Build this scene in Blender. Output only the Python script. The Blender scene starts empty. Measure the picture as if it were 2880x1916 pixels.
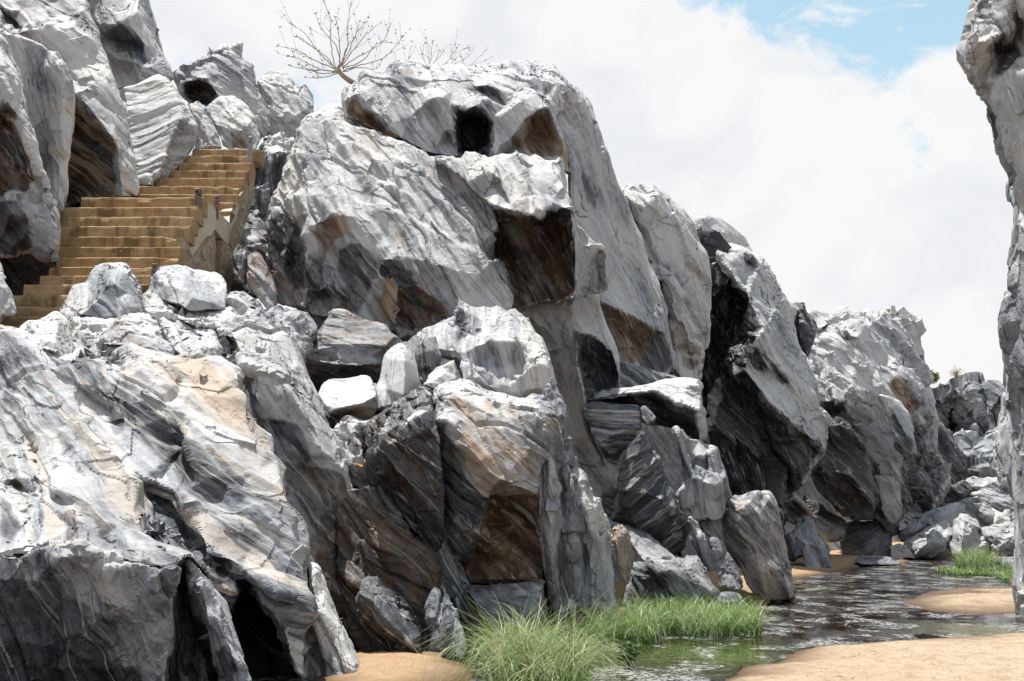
import bpy, bmesh, math, random
import numpy as np
from mathutils import Vector
from mathutils.geometry import delaunay_2d_cdt

# ------------------------------------------------------------------ camera, sky, sun, exposure
C = bpy.context.scene
COL = C.collection
FPX = 3476.0                      # focal length in pixels of a 2880 px wide frame
CX, CY = 1440.0, 958.0
CAM_H = 1.6
PITCH = math.radians(8.31)
cd = bpy.data.cameras.new('camera')
cam = bpy.data.objects.new('camera', cd)
COL.objects.link(cam)
cam.location = (0, 0, CAM_H)
cam.rotation_euler = (math.pi/2 + PITCH, 0, 0)
cd.sensor_width = 36.0
cd.lens = 36.0*FPX/2880.0
cd.clip_start = 0.1
cd.clip_end = 3000
C.camera = cam

SUN_DIR = Vector((-0.17, 0.25, 0.95)).normalized()
sl = bpy.data.lights.new('sun', 'SUN')
sl.energy = 5.0
sl.angle = math.radians(0.53)
sl.color = (1.0, 0.965, 0.915)
sun = bpy.data.objects.new('sun', sl)
COL.objects.link(sun)
sun.rotation_euler = SUN_DIR.to_track_quat('Z', 'Y').to_euler()
sun.location = (0, 0, 60)

C.view_settings.view_transform = 'Standard'
C.view_settings.look = 'None'
C.view_settings.gamma = 1
C.view_settings.use_curve_mapping = False
C.view_settings.exposure = 0.62
C.cycles.max_bounces = 6
C.cycles.diffuse_bounces = 2

world = bpy.data.worlds.new('World')
C.world = world
world.use_nodes = True


class NT:
    """short-hand for building node trees"""
    def __init__(self, tree):
        self.t = tree
        tree.nodes.clear()
    def n(self, kind, ins=None, **kw):
        nd = self.t.nodes.new(kind)
        for k, v in kw.items():
            setattr(nd, k, v)
        for k, v in (ins or {}).items():
            s = nd.inputs[k]
            if isinstance(v, bpy.types.NodeSocket):
                self.t.links.new(v, s)
            else:
                s.default_value = v
        return nd
    def noise(self, vec, scale, detail=4, rough=0.55, dist=0.0):
        return self.n('ShaderNodeTexNoise', {'Vector': vec, 'Scale': scale, 'Detail': detail, 'Roughness': rough, 'Distortion': dist}).outputs[0]
    def noisec(self, vec, scale, detail=4, rough=0.55):
        return self.n('ShaderNodeTexNoise', {'Vector': vec, 'Scale': scale, 'Detail': detail, 'Roughness': rough}).outputs[1]
    def m(self, op, a, b=0.0, c=0.0, clamp=False):
        nd = self.n('ShaderNodeMath', {0: a, 1: b, 2: c}, operation=op)
        nd.use_clamp = clamp
        return nd.outputs[0]
    def vm(self, op, a, b=(0, 0, 0), scale=None):
        nd = self.n('ShaderNodeVectorMath', {0: a, 1: b}, operation=op)
        if scale is not None:
            nd.inputs['Scale'].default_value = scale
        return nd.outputs['Value'] if op in ('DOT_PRODUCT', 'LENGTH', 'DISTANCE') else nd.outputs[0]
    def ss(self, v, a, b, lo=0.0, hi=1.0):
        return self.n('ShaderNodeMapRange', {'Value': v, 'From Min': a, 'From Max': b, 'To Min': lo, 'To Max': hi}, interpolation_type='SMOOTHSTEP').outputs[0]
    def mix(self, f, a, b, mode='MIX'):
        nd = self.n('ShaderNodeMix', data_type='RGBA', blend_type=mode)
        nd.clamp_factor = True
        for k, v in ((0, f), (6, a), (7, b)):
            if isinstance(v, bpy.types.NodeSocket):
                self.t.links.new(v, nd.inputs[k])
            else:
                nd.inputs[k].default_value = v if k == 0 else (tuple(v) + (1,) if len(v) == 3 else v)
        return nd.outputs[2]
    def map(self, vec, scale=(1, 1, 1), loc=(0, 0, 0)):
        return self.n('ShaderNodeMapping', {'Vector': vec, 'Scale': scale, 'Location': loc}).outputs[0]
    def link(self, a, b):
        self.t.links.new(a, b)


def build_world():
    w = NT(world.node_tree)
    sky = w.n('ShaderNodeTexSky', sky_type='NISHITA')
    sky.sun_disc = False
    sky.sun_elevation = math.asin(SUN_DIR.z)
    sky.sun_rotation = math.atan2(SUN_DIR.x, SUN_DIR.y)
    sky.air_density = 1.0
    sky.dust_density = 0.6
    d = w.vm('NORMALIZE', w.n('ShaderNodeTexCoord').outputs['Generated'])
    warp = w.vm('SCALE', w.vm('SUBTRACT', w.noisec(d, 5.0, 3), (.5, .5, .5)), scale=0.16)
    dw = w.vm('ADD', d, warp)
    big = w.noise(w.map(dw, (1, 1, 1.5)), 4.6, 9, 0.56)
    # the break in the cloud deck lies high, right of the gorge
    hole = Vector((0.262, 0.885, 0.364)).normalized()
    dist = w.vm('DISTANCE', w.map(dw, (.72, 1, 1.5)), (hole.x*.72, hole.y, hole.z*1.5))
    gap = w.ss(dist, 0.02, 0.125, 1.0, 0.0)
    zc = w.n('ShaderNodeSeparateXYZ', {0: d}).outputs[2]
    edge = w.noise(w.map(dw, (1, 1, 1.3)), 15.0, 9, 0.6)
    cov = w.m('ADD', w.m('MULTIPLY', w.m('SUBTRACT', big, 0.5), 1.0), 0.62)
    cov = w.m('SUBTRACT', cov, w.m('MULTIPLY', gap, 0.475))
    cov = w.m('ADD', cov, w.m('MULTIPLY', w.m('SUBTRACT', edge, 0.5), 0.85))
    cov = w.m('SUBTRACT', cov, w.ss(zc, 0.42, 0.80, 0.0, 0.30))
    mask = w.ss(cov, 0.30, 0.50)
    thin = w.m('MAXIMUM', mask, 0.16)
    # cumulus modelling: sunlit heads are white, thicker bases a cool grey
    bil = w.noise(w.map(dw, (1, 1, 1.9)), 8.0, 8, 0.55)
    lit = w.ss(bil, 0.36, 0.58)
    cloud = w.mix(lit, (7.15, 7.3, 7.6), (8.0, 8.0, 8.05))
    blue = w.mix(1.0, sky.outputs[0], (1.5, 1.85, 1.55), 'MULTIPLY')
    blue = w.mix(0.25, blue, (4.6, 6.0, 6.5))
    col = w.mix(thin, blue, cloud)
    bg = w.n('ShaderNodeBackground', {'Color': col, 'Strength': 0.077})
    out = w.n('ShaderNodeOutputWorld')
    w.link(bg.outputs[0], out.inputs[0])
build_world()

# ------------------------------------------------------------------ helpers
# map sheets of the survey photograph: origin in frame pixels and scale
SHEET = {'A': (0, 0, 2.45), 'B': (960, 0, 2.45), 'C': (1920, 0, 2.45),
         'D': (0, 640, 2.45), 'E': (960, 640, 2.45), 'F': (1920, 640, 2.45),
         'G': (0, 1276, 2.45), 'H': (960, 1276, 2.45), 'I': (1920, 1276, 2.45),
         'S': (0, 380, 2.7028), 'N': (2480, 950, 2.24), 'K': (700, 850, 4.9),
         'L': (1640, 1060, 2.45), 'J': (560, 600, 3.92), 'Z': (0, 0, 0.81836)}
SP, CP = math.sin(PITCH), math.cos(PITCH)

def ray(t, x, y):
    ox, oy, s = SHEET[t]
    u = (ox + x/s - CX)/FPX
    v = -(oy + y/s - CY)/FPX
    return u, CP - v*SP, SP + v*CP

def at(t, x, y, Y):
    """the point of the place seen at (x, y) of a sheet, Y metres up the gorge"""
    a, b, c = ray(t, x, y)
    k = Y/b
    return Vector((a*k, Y, CAM_H + c*k))

def on_ground(t, x, y, z=0.0):
    a, b, c = ray(t, x, y)
    k = (z - CAM_H)/c
    return Vector((a*k, b*k, z))

def project(v, t):
    ox, oy, s = SHEET[t]
    X, Yv, Z = v[:, 0], v[:, 1], v[:, 2] - CAM_H
    dep = Yv*CP + Z*SP
    up = -Yv*SP + Z*CP
    return ((X/dep*FPX + CX - ox)*s, (CY - up/dep*FPX - oy)*s)

def tag(o, label=None, cat=None, group=None, kind=None):
    if label: o['label'] = label
    if cat: o['category'] = cat
    if group: o['group'] = group
    if kind: o['kind'] = kind
    return o

def link(name, me, mat=None, parent=None, loc=None):
    o = bpy.data.objects.new(name, me)
    COL.objects.link(o)
    if mat and me is not None and not me.materials:
        me.materials.append(mat)
    if parent: o.parent = parent
    if loc is not None: o.location = loc
    return o

def empty(name, loc):
    o = bpy.data.objects.new(name, None)
    COL.objects.link(o)
    o.location = loc
    o.empty_display_size = 0.2
    return o

def _h(ix, iy, iz, seed):
    h = (ix.astype(np.int64)*374761393 + iy.astype(np.int64)*668265263 + iz.astype(np.int64)*2147483647 + seed*974634777) & 0xffffffff
    h = ((h ^ (h >> 13))*1274126177) & 0xffffffff
    h = ((h ^ (h >> 16))*2246822519) & 0xffffffff
    return (h ^ (h >> 15)) & 0xffffffff

def vnoise(p, seed=0):
    i = np.floor(p)
    f = p - i
    f = f*f*f*(f*(f*6 - 15) + 10)
    i = i.astype(np.int64)
    r = 0
    for dx in (0, 1):
        wx = f[:, 0] if dx else 1 - f[:, 0]
        for dy in (0, 1):
            wy = f[:, 1] if dy else 1 - f[:, 1]
            for dz in (0, 1):
                wz = f[:, 2] if dz else 1 - f[:, 2]
                r = r + wx*wy*wz*(_h(i[:, 0] + dx, i[:, 1] + dy, i[:, 2] + dz, seed)/4294967295.0)
    return r*2 - 1

def fbm(p, seed=0, oct=4, g=0.5):
    a, r, t = 1.0, 0, 0
    for k in range(oct):
        r = r + a*vnoise(p, seed + k*17)
        t += a
        a *= g
        p = p*2.03 + 3.7
    return r/t

def cells(p, seed=0):
    """F1, F2, two random numbers of the nearest cell and the offset to it"""
    i = np.floor(p).astype(np.int64)
    n = len(p)
    f1 = np.full(n, 9e9); f2 = np.full(n, 9e9)
    rid = np.zeros(n); rid2 = np.zeros(n)
    off = np.zeros((n, 3))
    for dx in (-1, 0, 1):
        for dy in (-1, 0, 1):
            for dz in (-1, 0, 1):
                c = i + np.array((dx, dy, dz))
                h = _h(c[:, 0], c[:, 1], c[:, 2], seed)
                q = np.stack(((h & 1023)/1023.0, ((h >> 10) & 1023)/1023.0, ((h >> 20) & 1023)/1023.0), 1)
                dv = p - (c + 0.1 + 0.8*q)
                d = (dv*dv).sum(1)
                near = d < f1
                f2 = np.where(near, f1, np.minimum(f2, d))
                f1 = np.where(near, d, f1)
                h2 = _h(c[:, 0], c[:, 1], c[:, 2], seed + 5)
                rid = np.where(near, (h2 & 4095)/4095.0, rid)
                rid2 = np.where(near, ((h2 >> 12) & 4095)/4095.0, rid2)
                off[near] = dv[near]
    return np.sqrt(f1), np.sqrt(f2), rid, rid2, off

def inside(px, py, poly):
    r = np.zeros(len(px), bool)
    j = len(poly) - 1
    for i in range(len(poly)):
        xi, yi = poly[i]; xj, yj = poly[j]
        if yi != yj:
            r ^= ((yi > py) != (yj > py)) & (px < (xj - xi)*(py - yi)/(yj - yi) + xi)
        j = i
    return r

def pts(s):
    o = []
    for w in s.split():
        q = [float(k) for k in w.split(',')]
        o.append((q[0], q[1], q[2] if len(q) > 2 else 0.0))
    return o

def set_attr(me, name, kind, data):
    a = me.attributes.new(name, kind, 'POINT')
    a.data.foreach_set('vector' if kind == 'FLOAT_VECTOR' else 'color' if kind == 'FLOAT_COLOR' else 'value', np.ascontiguousarray(data, dtype=np.float32).ravel())

ROCK_MATS = {}
_dg = bpy.context.evaluated_depsgraph_get
SEED = [0]
TRIS = [0]

def remesh(verts, faces, vox):
    me = bpy.data.meshes.new('tmp')
    me.from_pydata(verts, [], faces)
    me.update()
    o = bpy.data.objects.new('tmp', me)
    COL.objects.link(o)
    md = o.modifiers.new('r', 'REMESH')
    md.mode = 'VOXEL'
    md.voxel_size = vox
    dg = bpy.context.evaluated_depsgraph_get()
    dg.update()
    ev = o.evaluated_get(dg)
    out = bpy.data.meshes.new_from_object(ev)
    bpy.data.objects.remove(o)
    bpy.data.meshes.remove(me)
    return out

def thin_back(me, vox):
    """weld the far side of a rock to a coarser grid: it stays closed but costs little"""
    N = len(me.vertices); F = len(me.polygons)
    if len(me.loops) != F*4: return me
    v = np.empty(N*3, np.float32); me.vertices.foreach_get('co', v); v = v.reshape(-1, 3).astype(np.float64)
    nr = np.empty(N*3, np.float32); me.vertex_normals.foreach_get('vector', nr); nr = nr.reshape(-1, 3)
    q = np.empty(F*4, np.int32); me.loops.foreach_get('vertex_index', q); q = q.reshape(-1, 4)
    cv = v - np.array((0, 0, CAM_H)); cv /= np.linalg.norm(cv, axis=1)[:, None]
    dep = np.linalg.norm(v - np.array((0, 0, CAM_H)), axis=1)
    g = 4.0*vox/float(np.median(dep))
    cu = np.floor(np.stack((cv[:, 0]/cv[:, 1], cv[:, 2]/cv[:, 1]), 1)/g).astype(np.int64)
    cu -= cu.min(0)
    dm = np.full((cu[:, 0].max() + 3, cu[:, 1].max() + 3), 1e9)
    np.minimum.at(dm, (cu[:, 0] + 1, cu[:, 1] + 1), dep)
    far = ((nr*cv).sum(1) > 0.22) | (dep > dm[cu[:, 0] + 1, cu[:, 1] + 1] + 9*vox)
    key = np.floor(v/(vox*4.5)).astype(np.int64)
    code = (key[:, 0] + 50000)*10**12 + (key[:, 1] + 50000)*10**6 + key[:, 2] + 50000
    code = np.where(far, code, -np.arange(1, N + 1))
    _, inv = np.unique(code, return_inverse=True)
    M = inv.max() + 1
    cnt = np.bincount(inv, minlength=M)
    nv = np.stack([np.bincount(inv, weights=v[:, k], minlength=M)/cnt for k in range(3)], 1)
    t = np.concatenate((q[:, [0, 1, 2]], q[:, [0, 2, 3]]))
    keepq = ~far[q].any(1)
    qq = inv[q[keepq]]
    t = inv[np.concatenate((q[~keepq][:, [0, 1, 2]], q[~keepq][:, [0, 2, 3]]))]
    t = t[(t[:, 0] != t[:, 1]) & (t[:, 1] != t[:, 2]) & (t[:, 0] != t[:, 2])]
    if len(t):
        _, ui = np.unique(np.sort(t, 1), axis=0, return_index=True)
        t = t[ui]
    out = bpy.data.meshes.new('rock')
    loops = np.concatenate((qq.ravel(), t.ravel())).astype(np.int32)
    starts = np.concatenate((np.arange(len(qq))*4, len(qq)*4 + np.arange(len(t))*3)).astype(np.int32)
    out.vertices.add(M); out.loops.add(len(loops)); out.polygons.add(len(starts))
    out.vertices.foreach_set('co', nv.astype(np.float32).ravel())
    out.loops.foreach_set('vertex_index', loops)
    out.polygons.foreach_set('loop_start', starts)
    out.update(calc_edges=True)
    bpy.data.meshes.remove(me)
    TRIS[0] += len(qq)*2 + len(t)
    return out

def frame_of(a, tilt=0.10):
    r = math.radians(a)
    l = np.array((math.cos(r), 0.0, -math.sin(r))); l /= np.linalg.norm(l)
    n = np.array((math.sin(r), -tilt, math.cos(r)))
    n -= l*n.dot(l); n /= np.linalg.norm(n)
    return n, l, np.cross(n, l)

def weather(me, T, a, sc, am, lg, fr, tone, rust, pt, seed, fine=1.0, tilt=0.10, crack=0.05, band=0.25):
    """carve flutes, foliation ledges, broken blocks and cracks; store the foliation frame and tint (mineral, stain and painted shade)"""
    N = len(me.vertices)
    v = np.empty(N*3, np.float32); me.vertices.foreach_get('co', v); v = v.reshape(-1, 3).astype(np.float64)
    nr = np.empty(N*3, np.float32); me.vertex_normals.foreach_get('vector', nr); nr = nr.reshape(-1, 3).astype(np.float64)
    n, l, m = frame_of(a, tilt)
    w1 = np.stack((fbm(v*0.55, seed, 3), fbm(v*0.55 + 9, seed + 3, 3), fbm(v*0.55 + 17, seed + 6, 3)), 1)
    vw = v + w1*0.16*min(1.0, sc*1.3)
    s = np.stack((vw @ n, vw @ l, vw @ m), 1)
    d = np.zeros(N)
    jit = w1*0.3
    if am:
        f1, f2, r1, r2, off = cells(np.stack((s[:, 0]*1.25, s[:, 1]*0.36, s[:, 2]*0.5), 1)/sc + jit, seed + 11)
        amp = 0.15 + 1.7*r1*r1
        d += am*0.75*amp*(np.minimum(f1, 1.0)**2 - 0.35)*1.7
        f1, f2, r1, r2, off = cells(np.stack((s[:, 0]*1.3, s[:, 1]*0.32, s[:, 2]*.45), 1)/(sc*0.42) + jit, seed + 23)
        d += am*0.30*(2.0*r1**3)*(np.minimum(f1, 1.0)**2 - 0.35)*1.6
    if am:
        def saw(u, r):
            f = u - np.floor(u)
            return np.where(f < r, f/r, (1 - f)/(1 - r)) - 0.5
        sa = np.stack((s[:, 0]*.55, s[:, 1]*.16, s[:, 2]*.2), 1)/sc
        lw = fbm(sa, seed + 111, 2); lw2 = fbm(sa*.9 + 9, seed + 113, 2)
        k1 = np.clip(0.40 + 1.7*fbm(sa*1.1 + 4, seed + 115, 2), 0, 1); k2 = np.clip(0.40 + 1.7*fbm(sa*1.2 + 7, seed + 117, 2), 0, 1)
        d += am*1.15*k1*saw(s[:, 0]*0.70/sc + s[:, 1]*0.14/sc + s[:, 2]*.10/sc + 0.7*lw, .20)
        d += am*1.0*k2*saw(s[:, 0]*0.36/sc - s[:, 1]*0.24/sc + s[:, 2]*.30/sc + 0.6*lw2, .70)
        d += am*0.38*(1 - k1)*saw(s[:, 0]*1.9/sc + s[:, 1]*0.22/sc + 0.7*lw2 + .5*lw, .25)
        d += am*0.30*(1 - k2)*saw(s[:, 0]*0.9/sc - s[:, 1]*0.5/sc - s[:, 2]*.6/sc + 0.8*lw, .6)
    if fr:
        f1, f2, r1, r2, off = cells(np.stack((s[:, 0]*1.3, s[:, 1]*0.5, s[:, 2]*0.7), 1)/(sc*1.25) + 5.3, seed + 41)
        g = np.stack((r1 - .5, r2 - .5, (r1*7.3) % 1 - .5), 1)
        d += fr*((r2 - 0.5)*1.4 + 1.8*(off*g).sum(1))
        f1, f2, r1, r2, off = cells(np.stack((s[:, 0]*1.6, s[:, 1]*0.55, s[:, 2]*0.9), 1)/(sc*0.45) + 1.7, seed + 43)
        g = np.stack((r1 - .5, r2 - .5, (r1*7.3) % 1 - .5), 1)
        d += fr*0.4*((r2 - 0.5)*1.2 + 1.8*(off*g).sum(1))
    if lg:
        q = vnoise(np.stack((s[:, 0]*5.0, s[:, 1]*0.30, s[:, 2]*0.4), 1), seed + 61)
        q2 = vnoise(np.stack((s[:, 0]*12, s[:, 1]*0.55, s[:, 2]*0.7), 1), seed + 67)
        k = 0.35 + 0.65*np.clip(0.5 + 1.2*fbm(v*0.8, seed + 71, 2), 0, 1)
        d += lg*k*((1 - np.abs(q))*1.5 - 0.9 + 0.5*(1 - np.abs(q2)) - 0.2)
    if crack:
        f1, f2, r1, r2, off = cells(np.stack((s[:, 0]*1.3, s[:, 1]*0.26, s[:, 2]*0.35), 1)/(sc*2.2) + jit*0.6 + 3.1, seed + 83)
        e = f2 - f1
        d -= crack*np.clip(1 - e/0.055, 0, 1)*(0.4 + r1)
    d += 0.0045*fine*fbm(v*6.0, seed + 91, 3) + 0.025*fine*sc*fbm(v*1.3/sc, seed + 97, 2)
    v2 = v + nr*d[:, None]
    tint = np.zeros((N, 4)); tint[:, 0] = rust; tint[:, 1] = tone; tint[:, 2] = band; tint[:, 3] = 1
    if pt:
        px, py = project(v, T)
        jx = fbm(v*2.2 + 31, seed + 101, 3)*26; jy = fbm(v*2.2 + 53, seed + 103, 3)*26
        if T in 'KJ': jx *= 1.8; jy *= 1.8
        cv = v - np.array((0, 0, CAM_H)); cv /= np.linalg.norm(cv, axis=1)[:, None]
        face = (nr*cv).sum(1) < 0.25
        for (ru, dk, poly, *bd) in pt:  # stain patches, and dark patches that paint shade in hollows and undersides
            pl = [(x, y) for x, y, _ in pts(poly)]
            k = 0.0
            for i in range(6):
                r_ = (3 + 9*(i % 2))*(1.8 if T in 'KJ' else 1.0)
                k = k + inside(px + jx + r_*math.cos(i*1.05), py + jy + r_*math.sin(i*1.05), pl)/6.0
            k = k*face*np.clip(0.86 + 0.5*fbm(np.stack((s[:, 0]*5, s[:, 1]*.6, s[:, 2]*.6), 1), seed + 107, 3), .35, 1)
            tint[:, 0] += (ru - tint[:, 0])*k; tint[:, 1] += (dk - tint[:, 1])*k
            if bd: tint[:, 2] += (bd[0] - tint[:, 2])*k
    base = Vector((float(v2[:, 0].mean()), float(v2[:, 1].mean()), float(v2[:, 2].min())))
    me.vertices.foreach_set('co', (v2 - np.array(base)).astype(np.float32).ravel())
    ss = s + np.array((0, 7.1*(seed % 13), 5.3*(seed % 7)))
    set_attr(me, 'strata', 'FLOAT_VECTOR', ss)
    set_attr(me, 'tint', 'FLOAT_COLOR', tint)
    me.polygons.foreach_set('use_smooth', np.ones(len(me.polygons), bool))
    me.update()
    me.set_sharp_from_angle(angle=math.radians(17))
    return base

def rock(name, label, cat, T, Y, out, inn='', th=2.0, a=52, sc=0.7, am=0.10, lg=0.02, fr=0.03, tone=0.3, rust=0.12,
         pt=(), vx=1.0, group=None, shrink=0.75, fine=1.0, kind=None, tilt=0.10, crack=0.05, band=0.25, parent=None):
    SEED[0] += 1
    seed = SEED[0]*131
    ol = pts(out)
    area = sum(ol[i][0]*-ol[(i + 1) % len(ol)][1] + ol[i][1]*ol[(i + 1) % len(ol)][0] for i in range(len(ol)))
    if area < 0: ol.reverse()
    P = list(ol); edges = []
    key = {(x, y): i for i, (x, y, _) in enumerate(P)}
    for chain in inn.split(';'):
        prev = None
        for p in pts(chain):
            k = key.get((p[0], p[1]))
            if k is None:
                k = len(P); key[(p[0], p[1])] = k; P.append(p)
            if prev is not None: edges.append((prev, k))
            prev = k
    nO = len(ol)
    v2, e2, f2, ov, oe, of = delaunay_2d_cdt([Vector((x, -y)) for x, y, _ in P], edges, [list(range(nO))], 1, 1e-4)
    arr = np.array([(x, -y) for x, y, _ in P])
    dep = []
    for i, q in enumerate(v2):
        if ov[i]: dep.append(P[ov[i][0]][2])
        else:
            dd = np.hypot(arr[:, 0] - q.x, arr[:, 1] - q.y); k = np.argsort(dd)[:2]
            w = 1/(dd[k] + 1e-3); dep.append(float((w*np.array([P[j][2] for j in k])).sum()/w.sum()))
    verts = [at(T, q.x, -q.y, Y + d) for q, d in zip(v2, dep)]
    faces = [tuple(f) for f in f2]
    # outline loop after triangulation = edges used by a single triangle
    cnt = {}
    for f in faces:
        for i in range(len(f)):
            cnt[(f[i], f[(i + 1) % len(f)])] = 1
    nxt = {p: q for (p, q) in cnt if (q, p) not in cnt}
    start = next(iter(nxt)); loop = [start]; q = nxt[start]
    while q != start and len(loop) < 5000:
        loop.append(q); q = nxt[q]
    cx = sum(v2[i].x for i in loop)/len(loop); cy = sum(v2[i].y for i in loop)/len(loop)
    ymean = sum(dep[i] for i in loop)/len(loop)
    r1, r2 = [], []
    for i in loop:
        r1.append(len(verts)); verts.append(at(T, v2[i].x, -v2[i].y, Y + dep[i] + 0.45*th))
    for i in loop:
        r2.append(len(verts)); verts.append(at(T, cx + (v2[i].x - cx)*shrink, -(cy + (v2[i].y - cy)*shrink), Y + 0.5*(dep[i] + ymean) + th))
    c = len(verts); verts.append(at(T, cx, -cy, Y + ymean + th*1.1))
    n = len(loop)
    for i in range(n):
        j = (i + 1) % n
        faces.append((loop[j], loop[i], r1[i], r1[j]))
        faces.append((r1[j], r1[i], r2[i], r2[j]))
        faces.append((r2[j], r2[i], c))
    vox = max(0.012, 0.0022*Y*vx)
    me = thin_back(remesh(verts, faces, vox), vox)
    base = weather(me, T, a, sc, am, lg, fr, tone, rust, pt, seed, fine, tilt, crack, band)
    me.name = name
    o = link(name, me, ROCK_MATS['rock'], parent, base)
    return tag(o, label, cat, group, kind)

# ------------------------------------------------------------------ materials
def material(name):
    m = bpy.data.materials.new(name)
    m.use_nodes = True
    return m, NT(m.node_tree)

def finish(w, col, rough, normal=None, spec=0.4, extra=None):
    ins = {'Base Color': col, 'Roughness': rough, 'Specular IOR Level': spec}
    if normal is not None: ins['Normal'] = normal
    ins.update(extra or {})
    b = w.n('ShaderNodeBsdfPrincipled', ins)
    o = w.n('ShaderNodeOutputMaterial')
    w.link(b.outputs[0], o.inputs[0])
    return b

def rock_material():
    m, w = material('gneiss')
    S = w.n('ShaderNodeAttribute', attribute_name='strata').outputs['Vector']
    tn = w.n('ShaderNodeSeparateColor', {0: w.n('ShaderNodeAttribute', attribute_name='tint').outputs['Color']})
    rust, dark, bnd = tn.outputs[0], tn.outputs[1], tn.outputs[2]  # rust and dark also carry the patches of painted shade
    P = w.n('ShaderNodeNewGeometry').outputs['Position']
    wob = w.vm('SCALE', w.vm('SUBTRACT', w.noisec(P, 0.7, 2), (.5, .5, .5)), scale=0.10)
    Q = w.vm('ADD', S, wob)
    big = w.noise(w.map(Q, (1.3, .22, .32)), 1.0, 5, .55)
    band = w.noise(w.map(Q, (6.0, .34, .4)), 1.0, 5, .6)
    fine = w.noise(w.map(Q, (24, 3.2, 3.6)), 1.0, 5, .7)
    veinn = w.noise(w.map(Q, (3.6, .2, .25), (3, 8, 1)), 1.0, 3, .5)
    vein = w.ss(w.m('ABSOLUTE', w.m('SUBTRACT', veinn, 0.53)), 0.0, 0.016, 1, 0)
    vein2n = w.noise(w.map(Q, (2.0, .34, .5), (13, 2, 4)), 1.0, 3, .5, 0.2)
    vein2 = w.ss(w.m('ABSOLUTE', w.m('SUBTRACT', vein2n, 0.5)), 0.0, 0.006, 1, 0)
    crn = w.noise(w.map(Q, (2.2, .2, .3), (31, 5, 9)), 1.0, 4, .55)
    crack = w.ss(w.m('ABSOLUTE', w.m('SUBTRACT', crn, 0.47)), 0.0, 0.0055, 1, 0)
    cr2n = w.noise(w.map(Q, (.9, 1.2, 1.0), (3, 15, 29)), 1.0, 4, .6)
    crack2 = w.ss(w.m('ABSOLUTE', w.m('SUBTRACT', cr2n, 0.5)), 0.0, 0.0045, 1, 0)
    jo = w.n('ShaderNodeTexVoronoi', {'Vector': w.vm('ADD', w.map(Q, (2.3, .42, .5)), w.vm('SCALE', w.noisec(P, 2.5, 4), scale=.12)), 'Scale': 1.0}, feature='DISTANCE_TO_EDGE').outputs['Distance']
    joint = w.m('MULTIPLY', w.ss(jo, 0.0, 0.011, 1, 0), w.ss(w.noise(P, .6, 2), .50, .62))
    crack2 = w.m('MULTIPLY', crack2, w.ss(w.noise(P, .55, 2), .54, .6))
    crack = w.m('MULTIPLY', crack, w.ss(w.noise(P, .8, 2), .46, .56))
    crack = w.m('MAXIMUM', w.m('MULTIPLY', crack, .6), w.m('MAXIMUM', joint, w.m('MULTIPLY', crack2, .5)))
    blot = w.noise(P, 1.4, 6, .6)
    pitn = w.noise(w.map(Q, (16, 1.3, 1.6), (5, 1, 8)), 1.0, 5, .7)
    pit = w.m('MULTIPLY', w.ss(pitn, .60, .67), w.ss(w.noise(P, .9, 3), .42, .6))
    speck = w.noise(P, 42.0, 3, .7)
    # mineral tone, with shade painted in by dark patches: t goes 0 (bleached) .. 1 (dark amphibolite)
    t = w.m('ADD', w.m('MULTIPLY', dark, 1.05), w.m('MULTIPLY', w.m('SUBTRACT', big, 0.5), 1.5))
    t = w.m('ADD', t, 0.06)
    bamp = w.m('ADD', w.m('MULTIPLY', w.ss(w.noise(P, .45, 2), .42, .62), .75), w.m('MULTIPLY', bnd, 2.6))
    t = w.m('ADD', t, w.m('MULTIPLY', w.m('SUBTRACT', band, 0.5), bamp))
    t = w.m('ADD', t, w.m('MULTIPLY', w.m('SUBTRACT', w.noise(P, 6.5, 6, .65), 0.5), 0.55))
    t = w.m('ADD', t, w.m('MULTIPLY', w.m('SUBTRACT', fine, 0.5), 0.5))
    t = w.m('ADD', t, w.m('MULTIPLY', w.m('SUBTRACT', blot, 0.5), 0.35))
    t = w.m('ADD', t, w.m('MULTIPLY', pit, 0.28))
    rp = w.n('ShaderNodeValToRGB', {'Fac': t})
    cr = rp.color_ramp
    stops = [(0.0, (.50, .498, .497)), (.22, (.40, .40, .41)), (.44, (.245, .256, .277)), (.70, (.084, .090, .102)), (1.0, (.020, .0215, .025))]
    cr.elements[0].position, cr.elements[0].color = stops[0][0], stops[0][1] + (1,)
    cr.elements[1].position, cr.elements[1].color = stops[-1][0], stops[-1][1] + (1,)
    for p, c in stops[1:-1]:
        e = cr.elements.new(p); e.color = c + (1,)
    col = w.mix(w.m('MULTIPLY', w.ss(w.noise(w.map(Q, (1.1, .3, .4), (17, 3, 1)), 1.0, 5, .6), .46, .64), w.ss(t, .15, .75, .40, .0)), rp.outputs[0], (.48, .435, .385))
    # iron staining follows the foliation and gathers in blotches
    rs = w.m('ADD', w.m('MULTIPLY', w.m('SUBTRACT', w.noise(w.map(Q, (4.5, .3, .45), (7, 7, 7)), 1.0, 6, .65), 0.5), 2.2), w.m('MULTIPLY', w.m('SUBTRACT', blot, 0.5), 0.8))
    rf = w.ss(w.m('ADD', rs, w.m('SUBTRACT', w.m('MULTIPLY', rust, 1.5), 0.36)), 0.05, 0.85)
    rcol = w.mix(w.ss(t, 0.25, 1.0), (.34, .235, .15), (.036, .021, .011))
    rcol = w.mix(w.ss(w.noise(P, 3.3, 4), .45, .7), rcol, w.mix(dark, (.26, .125, .05), (.06, .027, .010)))
    col = w.mix(w.m('MULTIPLY', rf, 0.85), col, rcol)
    col = w.mix(w.m('MULTIPLY', vein, w.ss(big, .38, .6, 0.75, 0.3)), col, (.47, .44, .41))
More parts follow.
